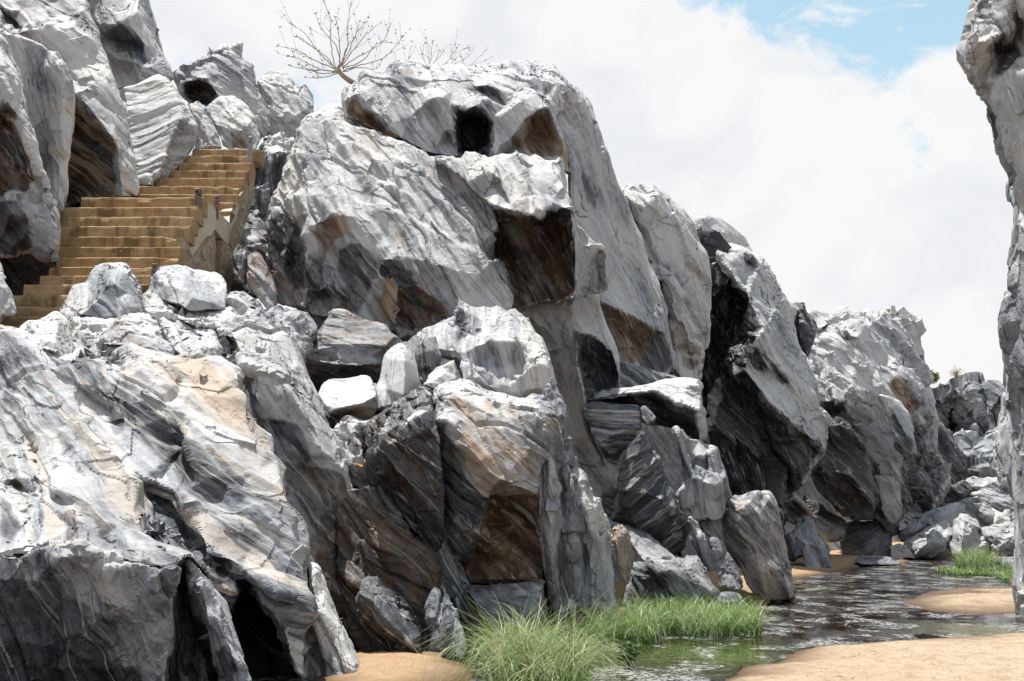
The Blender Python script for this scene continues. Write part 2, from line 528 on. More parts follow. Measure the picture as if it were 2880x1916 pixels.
    stripe = w.m('MULTIPLY', w.ss(w.noise(w.map(Q, (9, .3, .35), (2, 6, 4)), 1.0, 4, .55), .555, .60), w.ss(bnd, .3, 1.0))
    col = w.mix(stripe, col, w.mix(rust, (.40, .39, .37), (.34, .21, .10)))
    col = w.mix(w.m('MULTIPLY', w.m('MULTIPLY', vein2, w.ss(w.noise(P, .9, 2), .45, .6)), w.m('MULTIPLY', dark, 0.7)), col, (.42, .40, .37))
    col = w.mix(w.m('MULTIPLY', crack, 0.75), col, w.mix(rust, (.05, .045, .04), (.10, .05, .02)))
    col = w.mix(w.ss(speck, .62, .75, 0, .35), col, w.mix(dark, (.48, .48, .48), (.18, .17, .16)))
    col = w.mix(w.ss(speck, .30, .38, .3, 0), col, (.06, .06, .065))
    h = w.m('ADD', w.m('MULTIPLY', fine, 0.45), w.m('MULTIPLY', w.noise(P, 9.0, 6, .62), 0.45))
    h = w.m('ADD', h, w.m('MULTIPLY', speck, 0.10))
    h = w.m('ADD', h, w.m('MULTIPLY', band, 0.6))
    h = w.m('SUBTRACT', h, w.m('MULTIPLY', pit, 0.6))
    h = w.m('SUBTRACT', h, w.m('MULTIPLY', crack, 0.7))
    bm = w.n('ShaderNodeBump', {'Height': h, 'Strength': 0.75, 'Distance': 0.045})
    finish(w, col, w.ss(dark, 0.2, 1.0, 0.72, 0.5), bm.outputs[0], 0.35)
    return m
ROCK_MATS['rock'] = rock_material()

def sand_material():
    m, w = material('sand')
    P = w.n('ShaderNodeNewGeometry').outputs['Position']
    n1 = w.noise(P, 0.5, 5, .6); n2 = w.noise(P, 5.0, 5, .65); n3 = w.noise(P, 90.0, 2, .7); n4 = w.noise(P, 22.0, 4, .7)
    c = w.mix(w.ss(n1, .35, .65), (.42, .325, .225), (.47, .38, .28))
    c = w.mix(w.ss(n2, .35, .75, 0, .6), c, (.33, .215, .12))
    c = w.mix(w.ss(n4, .58, .72, 0, .85), c, (.17, .10, .05))
    c = w.mix(w.ss(n3, .58, .72, 0, .5), c, (.5, .42, .32))
    c = w.mix(w.ss(n3, .28, .4, .5, 0), c, (.25, .16, .09))
    n5 = w.noise(w.map(P, (5, 3, 5)), 1.0, 6, .72); n6 = w.noise(w.map(P, (13, 6, 13), (3, 3, 3)), 1.0, 4, .75)
    c = w.mix(w.ss(n5, .52, .68, 0, .6), c, (.27, .175, .095))
    c = w.mix(w.ss(n6, .60, .70, 0, .75), c, (.15, .09, .045))
    c = w.mix(w.ss(n6, .30, .40, .5, 0), c, (.55, .46, .35))
    org = w.n('ShaderNodeAttribute', attribute_name='iron').outputs['Fac']
    c = w.mix(w.m('MULTIPLY', org, .5), c, w.mix(n5, (.42, .24, .10), (.30, .155, .055)))
    wet = w.n('ShaderNodeAttribute', attribute_name='wet').outputs['Fac']
    c = w.mix(wet, c, (.115, .062, .026))
    h = w.m('ADD', w.m('MULTIPLY', w.m('ADD', n2, w.m('ADD', n5, n6)), 0.7), w.m('ADD', w.m('MULTIPLY', n3, 0.18), w.m('MULTIPLY', n4, 0.4)))
    bm = w.n('ShaderNodeBump', {'Height': h, 'Strength': 1.0, 'Distance': 0.06})
    finish(w, c, w.ss(wet, 0, 1, .9, .45), bm.outputs[0], .25)
    return m

def water_material():
    m, w = material('water')
    P = w.n('ShaderNodeNewGeometry').outputs['Position']
    wv = w.vm('SCALE', w.vm('SUBTRACT', w.noisec(P, .35, 3), (.5, .5, .5)), scale=1.6)
    F = w.vm('ADD', P, wv)
    patch = w.noise(w.map(F, (.55, .40, 1)), 1.0, 7, .66)
    pm = w.ss(patch, .505, .565)
    rip = w.noise(w.map(F, (7.0, 3.2, 1)), 1.0, 4, .6)
    rip2 = w.noise(w.map(F, (24, 13, 1)), 1.0, 3, .6)
    h = w.m('ADD', w.m('MULTIPLY', w.m('MULTIPLY', rip, pm), 1.0), w.m('MULTIPLY', w.m('MULTIPLY', rip2, pm), .5))
    h = w.m('ADD', h, w.m('MULTIPLY', w.noise(w.map(F, (2.2, 1.1, 1)), 1.0, 2), .22))
    bm = w.n('ShaderNodeBump', {'Height': h, 'Strength': 0.45, 'Distance': 0.11})
    # thin silt and foam drifting on the surface
    scum = w.m('MULTIPLY', w.ss(w.noise(w.map(F, (1.3, .7, 1), (4, 9, 0)), 1.0, 8, .72), .50, .58), w.ss(w.noise(w.map(F, (15, 9, 1)), 1.0, 4, .75), .42, .58))
    alg = w.n('ShaderNodeAttribute', attribute_name='algae').outputs['Fac']
    bed = w.mix(alg, (.022, .014, .010), (.04, .052, .014))
    c = w.mix(scum, bed, (.30, .295, .285))
    c = w.mix(w.m('MULTIPLY', alg, w.ss(w.noise(P, 7.0, 6, .7), .5, .62)), c, (.13, .15, .05))
    rough = w.m('ADD', w.m('MULTIPLY', scum, .4), .06)
    finish(w, c, rough, bm.outputs[0], .55)
    return m

def concrete_material():
    m, w = material('old_concrete')
    P = w.n('ShaderNodeNewGeometry').outputs['Position']
    n1 = w.noise(P, 1.1, 6, .65); n2 = w.noise(P, 6.0, 6, .7); n3 = w.noise(P, 45.0, 3, .7)
    st = w.noise(w.map(P, (3, 3, .35)), 1.0, 5, .6)
    c = w.mix(w.ss(n1, .35, .65), (.37, .238, .122), (.43, .305, .18))
    c = w.mix(w.ss(n2, .42, .7, 0, .75), c, (.22, .14, .062))
    c = w.mix(w.ss(st, .50, .64, 0, .75), c, (.11, .07, .033))
    v = w.n('ShaderNodeTexVoronoi', {'Vector': P, 'Scale': 11.0})
    peb = w.m('MULTIPLY', w.ss(v.outputs['Distance'], .16, .22, 1, 0), w.ss(w.noise(P, 1.7, 3), .5, .6))
    c = w.mix(peb, c, (.40, .36, .30))
    c = w.mix(w.ss(n3, .62, .74, 0, .5), c, (.42, .36, .27))
    c = w.mix(w.ss(n3, .28, .38, .6, 0), c, (.09, .06, .03))
    h = w.m('ADD', w.m('MULTIPLY', n2, .8), w.m('ADD', w.m('MULTIPLY', n3, .35), w.m('MULTIPLY', peb, .3)))
    bm = w.n('ShaderNodeBump', {'Height': h, 'Strength': 0.8, 'Distance': 0.03})
    finish(w, c, .9, bm.outputs[0], .2)
    return m

def plain(name, c1, c2, scale=6.0, rough=.85, bump=.3, spec=.3, c3=None):
    m, w = material(name)
    P = w.n('ShaderNodeNewGeometry').outputs['Position']
    n1 = w.noise(P, scale, 6, .65); n2 = w.noise(P, scale*6, 4, .7)
    c = w.mix(w.ss(n1, .36, .64), c1, c2)
    c = w.mix(w.ss(n2, .56, .72, 0, .5), c, c3 or tuple(k*.55 for k in c1))
    bm = w.n('ShaderNodeBump', {'Height': w.m('ADD', n1, w.m('MULTIPLY', n2, .4)), 'Strength': bump, 'Distance': 0.02})
    finish(w, c, rough, bm.outputs[0], spec)
    return m

def blade_material(name, base, tip, dry, transl=.35):
    m, w = material(name)
    at_ = w.n('ShaderNodeSeparateColor', {0: w.n('ShaderNodeAttribute', attribute_name='blade').outputs['Color']})
    c = w.mix(w.ss(at_.outputs[0], .1, .9), base, tip)
    c = w.mix(w.ss(at_.outputs[1], .62, .92, 0, .85), c, dry)
    b = w.n('ShaderNodeBsdfPrincipled', {'Base Color': c, 'Roughness': .42, 'Specular IOR Level': .5})
    tr = w.n('ShaderNodeBsdfTranslucent', {'Color': c})
    mx = w.n('ShaderNodeMixShader', {0: transl, 1: b.outputs[0], 2: tr.outputs[0]})
    o = w.n('ShaderNodeOutputMaterial'); w.link(mx.outputs[0], o.inputs[0])
    return m

M_SAND = sand_material()
M_WATER = water_material()
M_CONC = concrete_material()
M_PLASTER = plain('cement_plaster', (.56, .475, .375), (.49, .405, .31), 2.2, .85, .15)
M_RUBBLE = plain('rubble_mortar', (.40, .33, .24), (.27, .20, .125), 7.0, .95, 1.0, .2, (.58, .52, .44))
M_STEEL = plain('rusted_steel', (.12, .075, .07), (.19, .125, .125), 14.0, .6, .4, .4, (.21, .09, .04))
M_GREYSTEEL = plain('grey_steel', (.20, .225, .25), (.27, .29, .31), 14.0, .55, .2, .4, (.16, .12, .10))
M_BOLT = plain('bolt_hole', (.02, .018, .018), (.05, .035, .03), 20.0, .8)
M_BARK = plain('pale_bark', (.33, .26, .17), (.42, .35, .25), 9.0, .85, .5, .2)
M_TWIG = plain('young_twig', (.20, .155, .08), (.28, .21, .11), 9.0, .8, .2, .2)
M_LEAF = plain('leaf_bud', (.33, .25, .05), (.25, .26, .06), 6.0, .7, .1, .2)
M_BUSH = plain('bush_leaf', (.10, .12, .03), (.17, .17, .05), 3.0, .7, .1, .2)
M_WEED = plain('weed_leaf', (.035, .085, .02), (.06, .12, .03), 6.0, .6, .1, .3)
M_DRY = plain('dry_leaf', (.36, .20, .07), (.27, .14, .05), 9.0, .8, .2, .2)
M_GRASS = blade_material('grass_blade', (.04, .10, .012), (.26, .36, .105), (.58, .56, .40))
M_REED = blade_material('short_grass_blade', (.035, .11, .010), (.23, .36, .09), (.56, .56, .38))
# ------------------------------------------------------------------ ground, water, bedrock behind the walls
def seg_dist(px, py, poly):
    d = np.full(len(px), 1e9)
    for i in range(len(poly)):
        ax, ay = poly[i]; bx, by = poly[(i + 1) % len(poly)]
        ex, ey = bx - ax, by - ay
        t = np.clip(((px - ax)*ex + (py - ay)*ey)/(ex*ex + ey*ey + 1e-9), 0, 1)
        d = np.minimum(d, np.hypot(px - ax - t*ex, py - ay - t*ey))
    return d

def gpoly(t, s):
    return [tuple(on_ground(t, x, y)[:2]) for x, y, _ in pts(s)]

def build_ground():
    near_bank = gpoly('I', '150,1640 270,1560 480,1490 640,1430 760,1392 900,1342 1180,1312 1600,1285 2000,1262 2352,1240 2900,1215 3600,1215 4200,1900 2000,2600 100,2400')
    island = gpoly('I', '1590,1000 1650,975 1720,955 1900,925 2330,918 2700,930 2700,1085 2330,1100 2000,1110 1800,1098 1640,1060 1560,1025')
    left_bank = gpoly('I', '-900,560 -900,1300 -500,1300 200,1030 400,1010 560,1045 640,1015 760,990 760,860 900,838 1120,812 1250,770 1490,765 1560,735 1860,718 2100,700 2400,690 2400,540 900,520 300,520')
    cove = gpoly('H', '-200,1360 130,1380 700,1375 860,1425 880,1500 790,1560 700,1700 -200,1700')
    def sheet(name, xs, ys, z_of, mat, extra=None, kind='structure'):
        X, Yg = np.meshgrid(xs, ys)
        x = X.ravel(); y = Yg.ravel()
        z, at_ = z_of(x, y)
        nx, ny = len(xs), len(ys)
        idx = np.arange(nx*ny).reshape(ny, nx)
        f = np.stack((idx[:-1, :-1], idx[:-1, 1:], idx[1:, 1:], idx[1:, :-1]), -1).reshape(-1, 4)
        me = bpy.data.meshes.new(name)
        me.vertices.add(nx*ny); me.loops.add(f.size); me.polygons.add(len(f))
        me.vertices.foreach_set('co', np.stack((x, y, z), 1).astype(np.float32).ravel())
        me.loops.foreach_set('vertex_index', f.astype(np.int32).ravel())
        me.polygons.foreach_set('loop_start', np.arange(0, f.size, 4, dtype=np.int32))
        me.polygons.foreach_set('use_smooth', np.ones(len(f), bool))
        me.update(calc_edges=True)
        for k, v in at_.items(): set_attr(me, k, 'FLOAT', v)
        TRIS[0] += len(f)*2
        return tag(link(name, me, mat), kind=kind)
    def zs(x, y):
        h = np.full(len(x), -0.30)
        best = np.full(len(x), -9.0)
        for poly, top in ((near_bank, .16), (island, .07), (left_bank, .22), (cove, .16)):
            ins = inside(x, y, poly)
            d = seg_dist(x, y, poly)*np.where(ins, 1, -1)
            p3 = np.stack((x, y, x*0), 1)
            d = d + 0.22*fbm(p3*1.3, 5, 3)
            hh = np.where(d > 0, top*(1 - np.exp(-d*0.75)) + 0.012, np.maximum(d*0.35, -0.3))
            h = np.maximum(h, hh); best = np.maximum(best, d)
        p3 = np.stack((x, y, x*0), 1)
        land = np.clip(best, 0, 1)
        h += land*(0.05*fbm(p3*0.5, 2, 3) + 0.030*fbm(p3*2.6, 3, 3) + 0.018*fbm(p3*9, 4, 2))
        far = np.clip((np.hypot(x, y) - 110)/150, 0, 1)
        h = h*(1 - far) + far*(-0.02)
        wet = np.clip(1.25 - (h - 0.004)/0.055, 0, 1)
        iron = np.zeros(len(x))
        for poly in (left_bank, cove):
            iron = np.maximum(iron, np.where(inside(x, y, poly), 1.0, np.clip(1 - seg_dist(x, y, poly)/.6, 0, 1)))
        return h, {'wet': wet, 'iron': iron}
    xs = np.concatenate((np.linspace(-600, -20, 10)[:-1], np.linspace(-20, -6, 40)[:-1], np.linspace(-6, 12, 330)[:-1], np.linspace(12, 40, 90)[:-1], np.linspace(40, 600, 10)))
    ys = np.concatenate((np.linspace(-200, 9, 12)[:-1], 9*(90/9)**np.linspace(0, 1, 330)[:-1], np.linspace(90, 1500, 12)))
    sheet('sand_bed', xs, ys, zs, M_SAND)
    wx = np.linspace(-8, 60, 60); wy = np.linspace(6, 100, 90)
    def wz(x, y):
        a = np.zeros(len(x))
        for t, px, py, r in (('I', 120, 1390, 1.3), ('I', 300, 1330, .8), ('I', -60, 1420, 1.1), ('I', 800, 930, .8), ('I', 2150, 1215, 1.0)):
            g = on_ground(t, px, py)
            a = np.maximum(a, np.exp(-((x - g.x)**2 + ((y - g.y)*.8)**2)/(r*r)))
        return x*0, {'algae': a}
    wx = np.concatenate((np.linspace(-8, 0, 12)[:-1], np.linspace(0, 12, 90)[:-1], np.linspace(12, 60, 30)))
    wy = np.concatenate((np.linspace(6, 11, 6)[:-1], np.linspace(11, 24, 90)[:-1], np.linspace(24, 100, 40)))
    sheet('stream_water', wx, wy, wz, M_WATER)

    # bedrock of the plateau, closing the place behind the blocks of the wall
    lx = np.linspace(-70, 70, 260); ly = np.linspace(2, 160, 270)
    line = [(-80, 30), (-16, 30), (-9, 36), (-4, 35), (-1.5, 29), (1.5, 29.5), (4.5, 31), (7.5, 39), (11.5, 50), (19, 66), (27, 86), (33, 90), (33, 200), (-80, 200)]
    right = [(11.5, 4), (11, 22), (17.5, 35), (25.5, 52), (39, 80), (90, 80), (90, 4)]
    def hz(x, y):
        d = np.maximum(seg_dist(x, y, line)*np.where(inside(x, y, line), 1, -1), seg_dist(x, y, right)*np.where(inside(x, y, right), 1, -1))
        p3 = np.stack((x, y, x*0), 1)
        d = d + 0.9*fbm(p3*0.35, 77, 3)
        h = np.clip(d*2.4, -1, 8.2 + 0.7*fbm(p3*.3, 79, 3)) - 0.6
        return h, {}
    o = sheet('bedrock_hill', lx, ly, hz, None, kind='structure')
    me = o.data
    v = np.empty(len(me.vertices)*3, np.float32); me.vertices.foreach_get('co', v); v = v.reshape(-1, 3)
    n, l, m_ = frame_of(52)
    set_attr(me, 'strata', 'FLOAT_VECTOR', np.stack((v @ n, v @ l, v @ m_), 1))
    t4 = np.zeros((len(v), 4)); t4[:, 0] = .3; t4[:, 1] = .5; set_attr(me, 'tint', 'FLOAT_COLOR', t4)
    me.materials.append(ROCK_MATS['rock'])
build_ground()

# ------------------------------------------------------------------ the rock
# far end of the gorge
rock('cliff', 'distant blocky grey cliff closing the gorge behind the boulder pile', 'cliff', 'N', 88,
     '285,325 320,337 370,320 430,328 470,305 520,320 570,300 640,332 690,318 750,350 785,370 830,440 830,1000 300,1000 280,600',
     '330,350,-.5 400,340,-.8 480,370,-.6; 400,600,2.5 440,560,3 500,640,3; 560,420,-1.5 600,430,-1.5 630,650,-1.5 565,655,-1.5; 650,300,-1 660,640,-2; 760,330,-1 740,560,-2; 530,690,-4 600,665,-4 700,660,-4; 540,900,-6 720,870,-6; 400,900,-2',
     th=7, a=62, sc=2.2, am=.22, lg=.12, fr=.9, tone=.46, rust=.12, vx=.55, crack=.35,
     pt=((.15, .85, '390,560 450,520 510,640 480,680 400,640'), (.15, .85, '620,480 660,500 660,640 630,640')))
rock('rock_ledges', 'stepped broken rock ledges below the distant cliff', 'rock ledge', 'N', 76,
     '470,690 530,640 580,650 640,680 720,670 745,760 740,940 600,960 520,940 500,800', '520,720,-1 720,700,-1; 530,780,-2 720,770,-2; 540,850,-3 730,840,-3',
     th=5, a=5, sc=1.2, am=.1, lg=.12, fr=.8, tone=.38, crack=.25, vx=.55)
rock('rock', 'black shaded rock foot left of the distant stepped ledges', 'rock', 'N', 70,
     '300,560 350,560 420,640 450,690 500,760 530,830 530,930 400,1000 300,1000', '400,800,-.4', th=7, a=60, sc=1.8, am=.25, fr=.5, tone=.9, rust=.1)
rock('cliff', 'rugged pale rock wall standing behind the right canyon wall', 'cliff', 'N', 47,
     '765,345,1 780,345,1 800,420,0 850,450,-1 900,600,-2 910,1010,-2 860,1010,-1 800,980,0 750,950,.8 728,870,1.2 700,790,1.6 712,640,1.6 745,520,1.4',
     '790,600,-.2 800,900,-.2', th=6, a=82, sc=1.0, am=.14, lg=.05, fr=.12, tone=.16, crack=.1)
# boulder pile
BP = 'boulders of the pile closing the gorge'
def pile(label, Y, out, inn='', a=30, tone=.2, rust=.05, th=2.2, sc=.8, am=.14, **k):
    rock('boulder', label, 'boulder', 'N', Y - 3.2, out, inn, th=th, a=a, sc=sc, am=am, lg=.04, fr=.10, tone=tone, rust=rust, vx=.45, **k)
pile('topmost angular white boulder of the far pile', 66, '515,905,0 570,873,.8 640,888,1 740,878,1 770,965,.4 650,965,-.2 570,950,-.3', '560,930,-.3 640,940,-.4 700,910,.2')
pile('black wavy boulder at the left top of the far pile', 64, '385,1000,.3 395,965,.4 450,928,.8 520,910,.9 560,965,.5 520,1020,0 440,1070,-.1 385,1060,0', '400,980,.1 450,960,.2 470,1010,.3', tone=.8)
pile('long streaked slab sloping down to the right wall', 62, '560,985,1 640,955,1.4 740,970,1.2 850,990,1 870,1080,.4 830,1125,0 740,1090,-.1 660,1040,0', '640,990,.3 760,1040,.1', a=22, tone=.25, rust=.12)
pile('ribbed boulder under the long streaked slab', 60, '490,1040,.8 530,1010,1.2 600,1000,1.3 680,1045,.8 735,1115,.3 640,1195,0 540,1180,0 480,1110,.2', '560,1060,.3 620,1050,.2 660,1120,-.2; 600,1130,.4', a=35, tone=.3)
pile('long layered grey slab leaning left in the far pile', 59, '240,1145,.2 300,1105,.6 400,1050,1 490,1038,1.2 520,1085,.9 450,1180,0 330,1190,-.1', '340,1130,.1 440,1100,.3', a=-22, tone=.28)
pile('small round white rock at the left end of the pile', 57, '103,1160,.2 118,1145,.4 142,1143,.5 185,1160,.3 170,1205,-.1 110,1215,-.1', tone=.05, sc=.6, am=.04)
pile('grey boulder with shaded front behind the round white rock', 57, '118,1290,-.1 130,1185,.2 200,1138,.7 290,1165,.8 300,1230,.2 200,1290,-.2', '150,1200,-.1 240,1190,.1', a=-30, tone=.45)
pile('big pale ridged boulder in the middle of the pile', 55.5, '132,1290,.4 200,1248,.6 300,1195,1 400,1158,1.3 448,1215,.9 462,1250,.5 400,1345,0 330,1378,0 215,1378,0 150,1345,.2', '200,1280,.1 320,1240,.1 420,1230,.2; 230,1330,-.3 380,1290,-.3', a=-33, tone=.16, rust=.12)
pile('smooth white pyramid boulder beside the ridged one', 55, '440,1190,1 480,1140,1.3 530,1118,1.4 590,1145,1.3 625,1200,1 605,1230,.9 680,1290,.6 660,1390,.5 560,1390,.2 490,1395,0 445,1355,.3', '520,1140,.7 510,1250,.1 495,1370,-.2; 600,1180,.7 560,1240,.3 530,1350,.1', a=70, tone=.1, rust=.04)
pile('wide rounded white boulder beside the right canyon wall', 55, '622,1210,1.2 700,1172,1.6 800,1168,1.6 900,1180,1.4 930,1340,.4 860,1385,0 720,1385,0 690,1290,.2 640,1250,.6', '690,1235,.1 760,1290,-.3 820,1255,-.2 900,1270,0', a=-12, tone=.14, rust=.05)
pile('bright wedge rock between the pile and the right wall', 58, '705,1165,0 740,1125,.4 795,1088,.8 812,1130,.6 805,1175,0', tone=.05, sc=.6)
pile('tilted grey splinter against the foot of the right wall', 56.5, '812,1150,0 840,1110,.4 875,1070,.7 890,1180,.2 850,1200,0', a=-50, tone=.25, sc=.6)
pile('low flat rock at the left foot of the pile', 55, '55,1320,.2 100,1305,.5 150,1310,.5 210,1385,.1 130,1395,0 55,1395,0', tone=.25, rust=.2, sc=.6, am=.05)
pile('half buried dark rock behind the big ridged boulder', 58.5, '430,1250,.2 470,1180,.5 520,1180,.5 520,1300,0 440,1320,0', tone=.6)

# right wall at the picture's edge
rock('cliff', 'tall overhanging grey canyon wall on the near right bank', 'cliff', 'C', 20.5,
     '2020,-500,.6 2030,-100,.5 2040,0,.4 2000,150,.2 1960,290,.1 1945,370,0 1955,460,.1 2000,490,.3 2060,530,.4 2130,595,.5 2120,680,.4 2150,770,.4 2190,840,.4 2200,980,.4 2230,1080,.3 2290,1180,.3 2298,1210,.3 2262,1290,.2 2272,1360,.3 2308,1410,.3 2320,1568,.3 2330,1660,.3 2292,1790,.3 2272,1930,.2 2285,2040,.2 2225,2056,.2 2200,2200,.1 2196,2260,.1 2232,2470,.2 2240,2790,.2 2262,2830,.4 2280,2800,.3 2292,3100,.3 2300,3380,.2 2322,3640,0 2318,4020,0 2330,4140,-.1 2345,4300,-.1 3300,4300,-3 5600,4300,-6 5600,-500,-6 3300,-500,-3',
     '2300,-50,-.7 2250,120,-.5 2230,200,-.4; 2030,280,-.2 2110,290,-.35 2250,200,-.5; 2130,380,-.1 2060,400,0 2000,440,.1; 2180,300,.2 2250,350,.2 2190,500,.3; 2300,140,.0; 2150,560,.2 2230,520,-.3; 2200,700,-.1 2260,900,-.2 2340,1200,-.3; 2340,1568,-.1 2345,2200,-.2 2345,2900,-.2 2345,3700,-.25; 2600,500,-1.4 2600,1500,-1.0 2600,3000,-1.1; 3400,800,-2.6 3400,2400,-2.4; 4500,1200,-3.8 4500,3000,-3.6',
     th=4, a=80, sc=.8, am=.09, lg=.03, fr=.09, tone=.2, rust=.10, vx=.7, crack=.08,
     pt=((.3, .6, '2110,290 2200,210 2320,330 2320,400 2200,540 2140,480'), (.5, .7, '2300,150 2352,130 2352,330 2320,260')))

# fourth buttress
rock('cliff_buttress', 'far pale buttress with streaked top left of the boulder pile', 'cliff', 'F', 54,
     '880,830,1 905,760,1.6 935,690,2.4 1000,620,3 1060,600,3.4 1130,575,3.8 1200,590,3.8 1240,565,4 1330,590,4 1400,565,4.2 1500,552,4.4 1530,610,4.2 1610,655,4.6 1640,740,4.6 1655,820,4.6 1690,950,4.8 1720,1180,5 1735,1350,5 1760,1560,5 1850,1720,4.6 1850,1770,4.2 1790,1900,3.6 1720,1970,3 1600,2020,2.2 1500,2000,1.6 1330,1960,1 1200,2000,.4 1050,1950,0 950,1700,0 940,1400,-.4 880,1180,-.2 840,920,.4',
     '930,780,1 1050,740,1.4 1060,800,1; 1110,720,1.2 1190,750,1.3 1150,790,1.6; 1000,640,2.4 1200,860,1.4 1280,1050,1 1340,1130,.8 1420,1180,.6 1600,1500,.8; 1340,620,3.3 1450,830,2.6 1620,1000,3 1650,1200,3; 910,1040,-.4 1060,1090,-.6 1160,1120,-.6; 950,1200,-.9 1090,1205,-1.1 1150,1130,-.8; 980,1300,.8 1050,1270,.8; 1440,1060,.9 1480,1030,1; 1520,1250,.9 1630,1190,1.6; 1450,1260,1.5 1560,1320,2.2; 1300,1480,.2 1420,1600,0 1500,1750,.2',
     th=5, a=50, sc=1.3, am=.22, lg=.07, fr=.28, tone=.10, rust=.14, vx=.65, crack=.16,
     pt=((.85, .35, '1440,1060 1480,1030 1560,1085 1630,1190 1570,1310 1500,1250 1450,1150'), (.7, .75, '950,1205 1090,1205 1140,1130 1130,1250 1000,1340'), (.3, .7, '1100,720 1190,750 1150,790 1110,760'),
         (.35, .8, '1460,1500 1560,1350 1730,1400 1830,1750 1700,1950 1500,1980 1530,1600')))
rock('rock_fin', 'thin grey rock fin running down the far buttress', 'rock', 'F', 52.2,
     '1340,1140,.4 1400,1160,.4 1500,1200,.6 1560,1300,.5 1600,1500,.4 1610,1570,.2 1540,1550,.2 1440,1400,.3 1420,1330,.3', '1440,1250,.1 1580,1520,-.1; 1460,1350,.8', th=1.5, a=58, sc=.8, am=.12, tone=.25,
     pt=((.1, .8, '1430,1250 1500,1330 1590,1480 1570,1560 1490,1420'),))
rock('cliff_buttress', 'dark banded hollow rock under the far buttress', 'rock', 'F', 50.5,
     '970,1370,.9 1070,1318,1.2 1110,1350,1.2 1160,1390,1.1 1250,1500,1 1310,1700,1 1360,1850,.9 1330,1960,.7 1270,2020,.6 1150,2010,.4 1040,1900,0 900,1720,.2 870,1650,.3 960,1500,.7',
     '980,1380,.5 1060,1345,.6 1150,1400,.7; 870,1690,-.2 960,1690,-.2 1080,1690,-.2 1160,1720,-.1 1260,1840,-.1; 1100,1850,1.0 1200,1900,.9; 1000,1500,1.1 1150,1550,1.2',
     th=3, a=45, sc=1.2, am=.2, lg=.06, fr=.1, tone=.78, rust=.4, pt=((.4, .9, '960,1400 1070,1345 1240,1560 1250,1850 1100,1700 900,1660'),))
rock('rock', 'grey boulder with white flat top leaning on the far buttress foot', 'boulder', 'I', 53,
     '1315,160,.4 1340,145,.8 1440,155,1 1490,200,.8 1500,270,.5 1520,400,.2 1450,500,0 1380,420,0 1360,300,.1', '1340,165,.2 1400,190,.1 1485,205,.3', th=1.5, a=60, sc=.7, am=.07, tone=.35, rust=.35)
# black block in the notch
rock('rock', 'black wedge block jammed in the notch of the skyline', 'rock', 'F', 47.5,
     '738,545,.8 760,530,1 830,525,1.2 850,600,1.1 900,650,1 925,690,1 905,765,.5 870,830,.3 840,915,.1 800,830,.3 775,720,.5 755,620,.7', '800,720,-.1 830,640,-.1 890,720,.1; 770,600,.3 830,590,.3', th=2.5, a=65, sc=1.0, am=.15, fr=.1, tone=.72, rust=.25)
rock('rock', 'pale sunlit rock on the skyline behind the black wedge block', 'rock', 'F', 56,
     '840,600,0 860,555,.8 950,570,1 1050,588,1 1060,640,.5 950,700,0 880,700,0', th=3, a=40, sc=1, am=.12, tone=.08, rust=.3)

# third buttress: pale right shoulder and black left wall
rock('cliff_buttress', 'pale buttress with veined dark lower face beside the black cleft', 'cliff', 'F', 40.5,
     '230,155,2.4 300,138,2.8 380,136,3 450,165,3.3 500,200,3.6 560,230,4 585,270,4 640,350,4.2 665,390,4.3 690,480,4.4 735,560,4.5 750,620,4.4 790,780,4.2 840,905,4.2 890,1110,3.9 930,1250,3.4 965,1310,3 978,1490,2.4 940,1580,2.2 860,1690,2.4 800,1780,2.8 740,1850,3 690,1960,3 690,2100,2.6 560,2100,1.6 450,2050,1.4 330,1980,1.4 240,1800,1.6 160,1500,2 200,1150,2 330,900,1.7 430,720,1.6 440,480,2 340,420,2.2 260,280,2.4',
     '300,250,2 400,420,1.6 450,480,1.3 560,690,.6; 385,210,2.4 480,195,2.6 530,260,2.7 520,300,2.5; 450,230,3.2; 560,720,.5 480,800,.2 430,980,.1 500,1080,.0 600,1210,-.2 750,1340,.1 960,1515,1.6; 560,730,.6 590,890,.7 740,1060,1.2; 470,900,.7 580,990,.9; 550,900,.6 700,1090,.8; 450,1100,1.2 540,1250,1.4 500,1400,1.5; 600,1500,1.2 750,1650,1.3; 860,1450,1.6; 640,600,2.1 760,900,2.2 860,1150,2.4; 650,1000,1.2 800,1200,1.2',
     th=8, shrink=.95, a=52, sc=1.1, am=.2, lg=.05, fr=.10, tone=.08, rust=.10, vx=.65, crack=.10,
     pt=((.5, .72, '555,735 590,890 740,1050 740,1100 620,1000 560,870'), (.5, .75, '470,840 540,800 580,960 570,1000 460,920'), (.4, .5, '390,215 470,195 530,260 520,305 440,260'),
         (.08, 1.05, '330,410 380,430 450,480 555,695 465,830 425,1000 520,1180 300,1300 250,1000 330,900 400,700'), (.12, .85, '440,1000 500,1080 600,1215 760,1350 965,1520 880,1640 740,1850 690,2100 400,2050 150,1600 230,1250 350,1050')))
rock('cliff_buttress', 'black jointed cliff wall inside the deep cleft', 'cliff', 'F', 43.5,
     '145,110,.5 165,80,.8 215,40,1 245,80,1 275,150,1 330,250,.8 440,480,.4 560,700,0 470,830,-.2 430,980,-.6 520,1200,-1.2 600,1500,-1.8 600,2000,-2.4 150,2000,-2 -60,1500,-.6 -60,1000,.2 100,850,.4 170,700,.3 170,480,.4 190,300,.5 160,160,.5',
     '210,80,.4 200,300,0 230,600,-.3; 290,280,.2 320,500,-.3 300,650,-.2; 350,600,.3 250,900,.2; 400,700,-.7 330,900,-.5; 300,1200,-.6 250,1400,-1; 120,1000,-.3',
     th=3, a=75, sc=1.3, am=.24, lg=.05, fr=.42, tone=1.15, rust=.08, vx=.8, crack=.12)
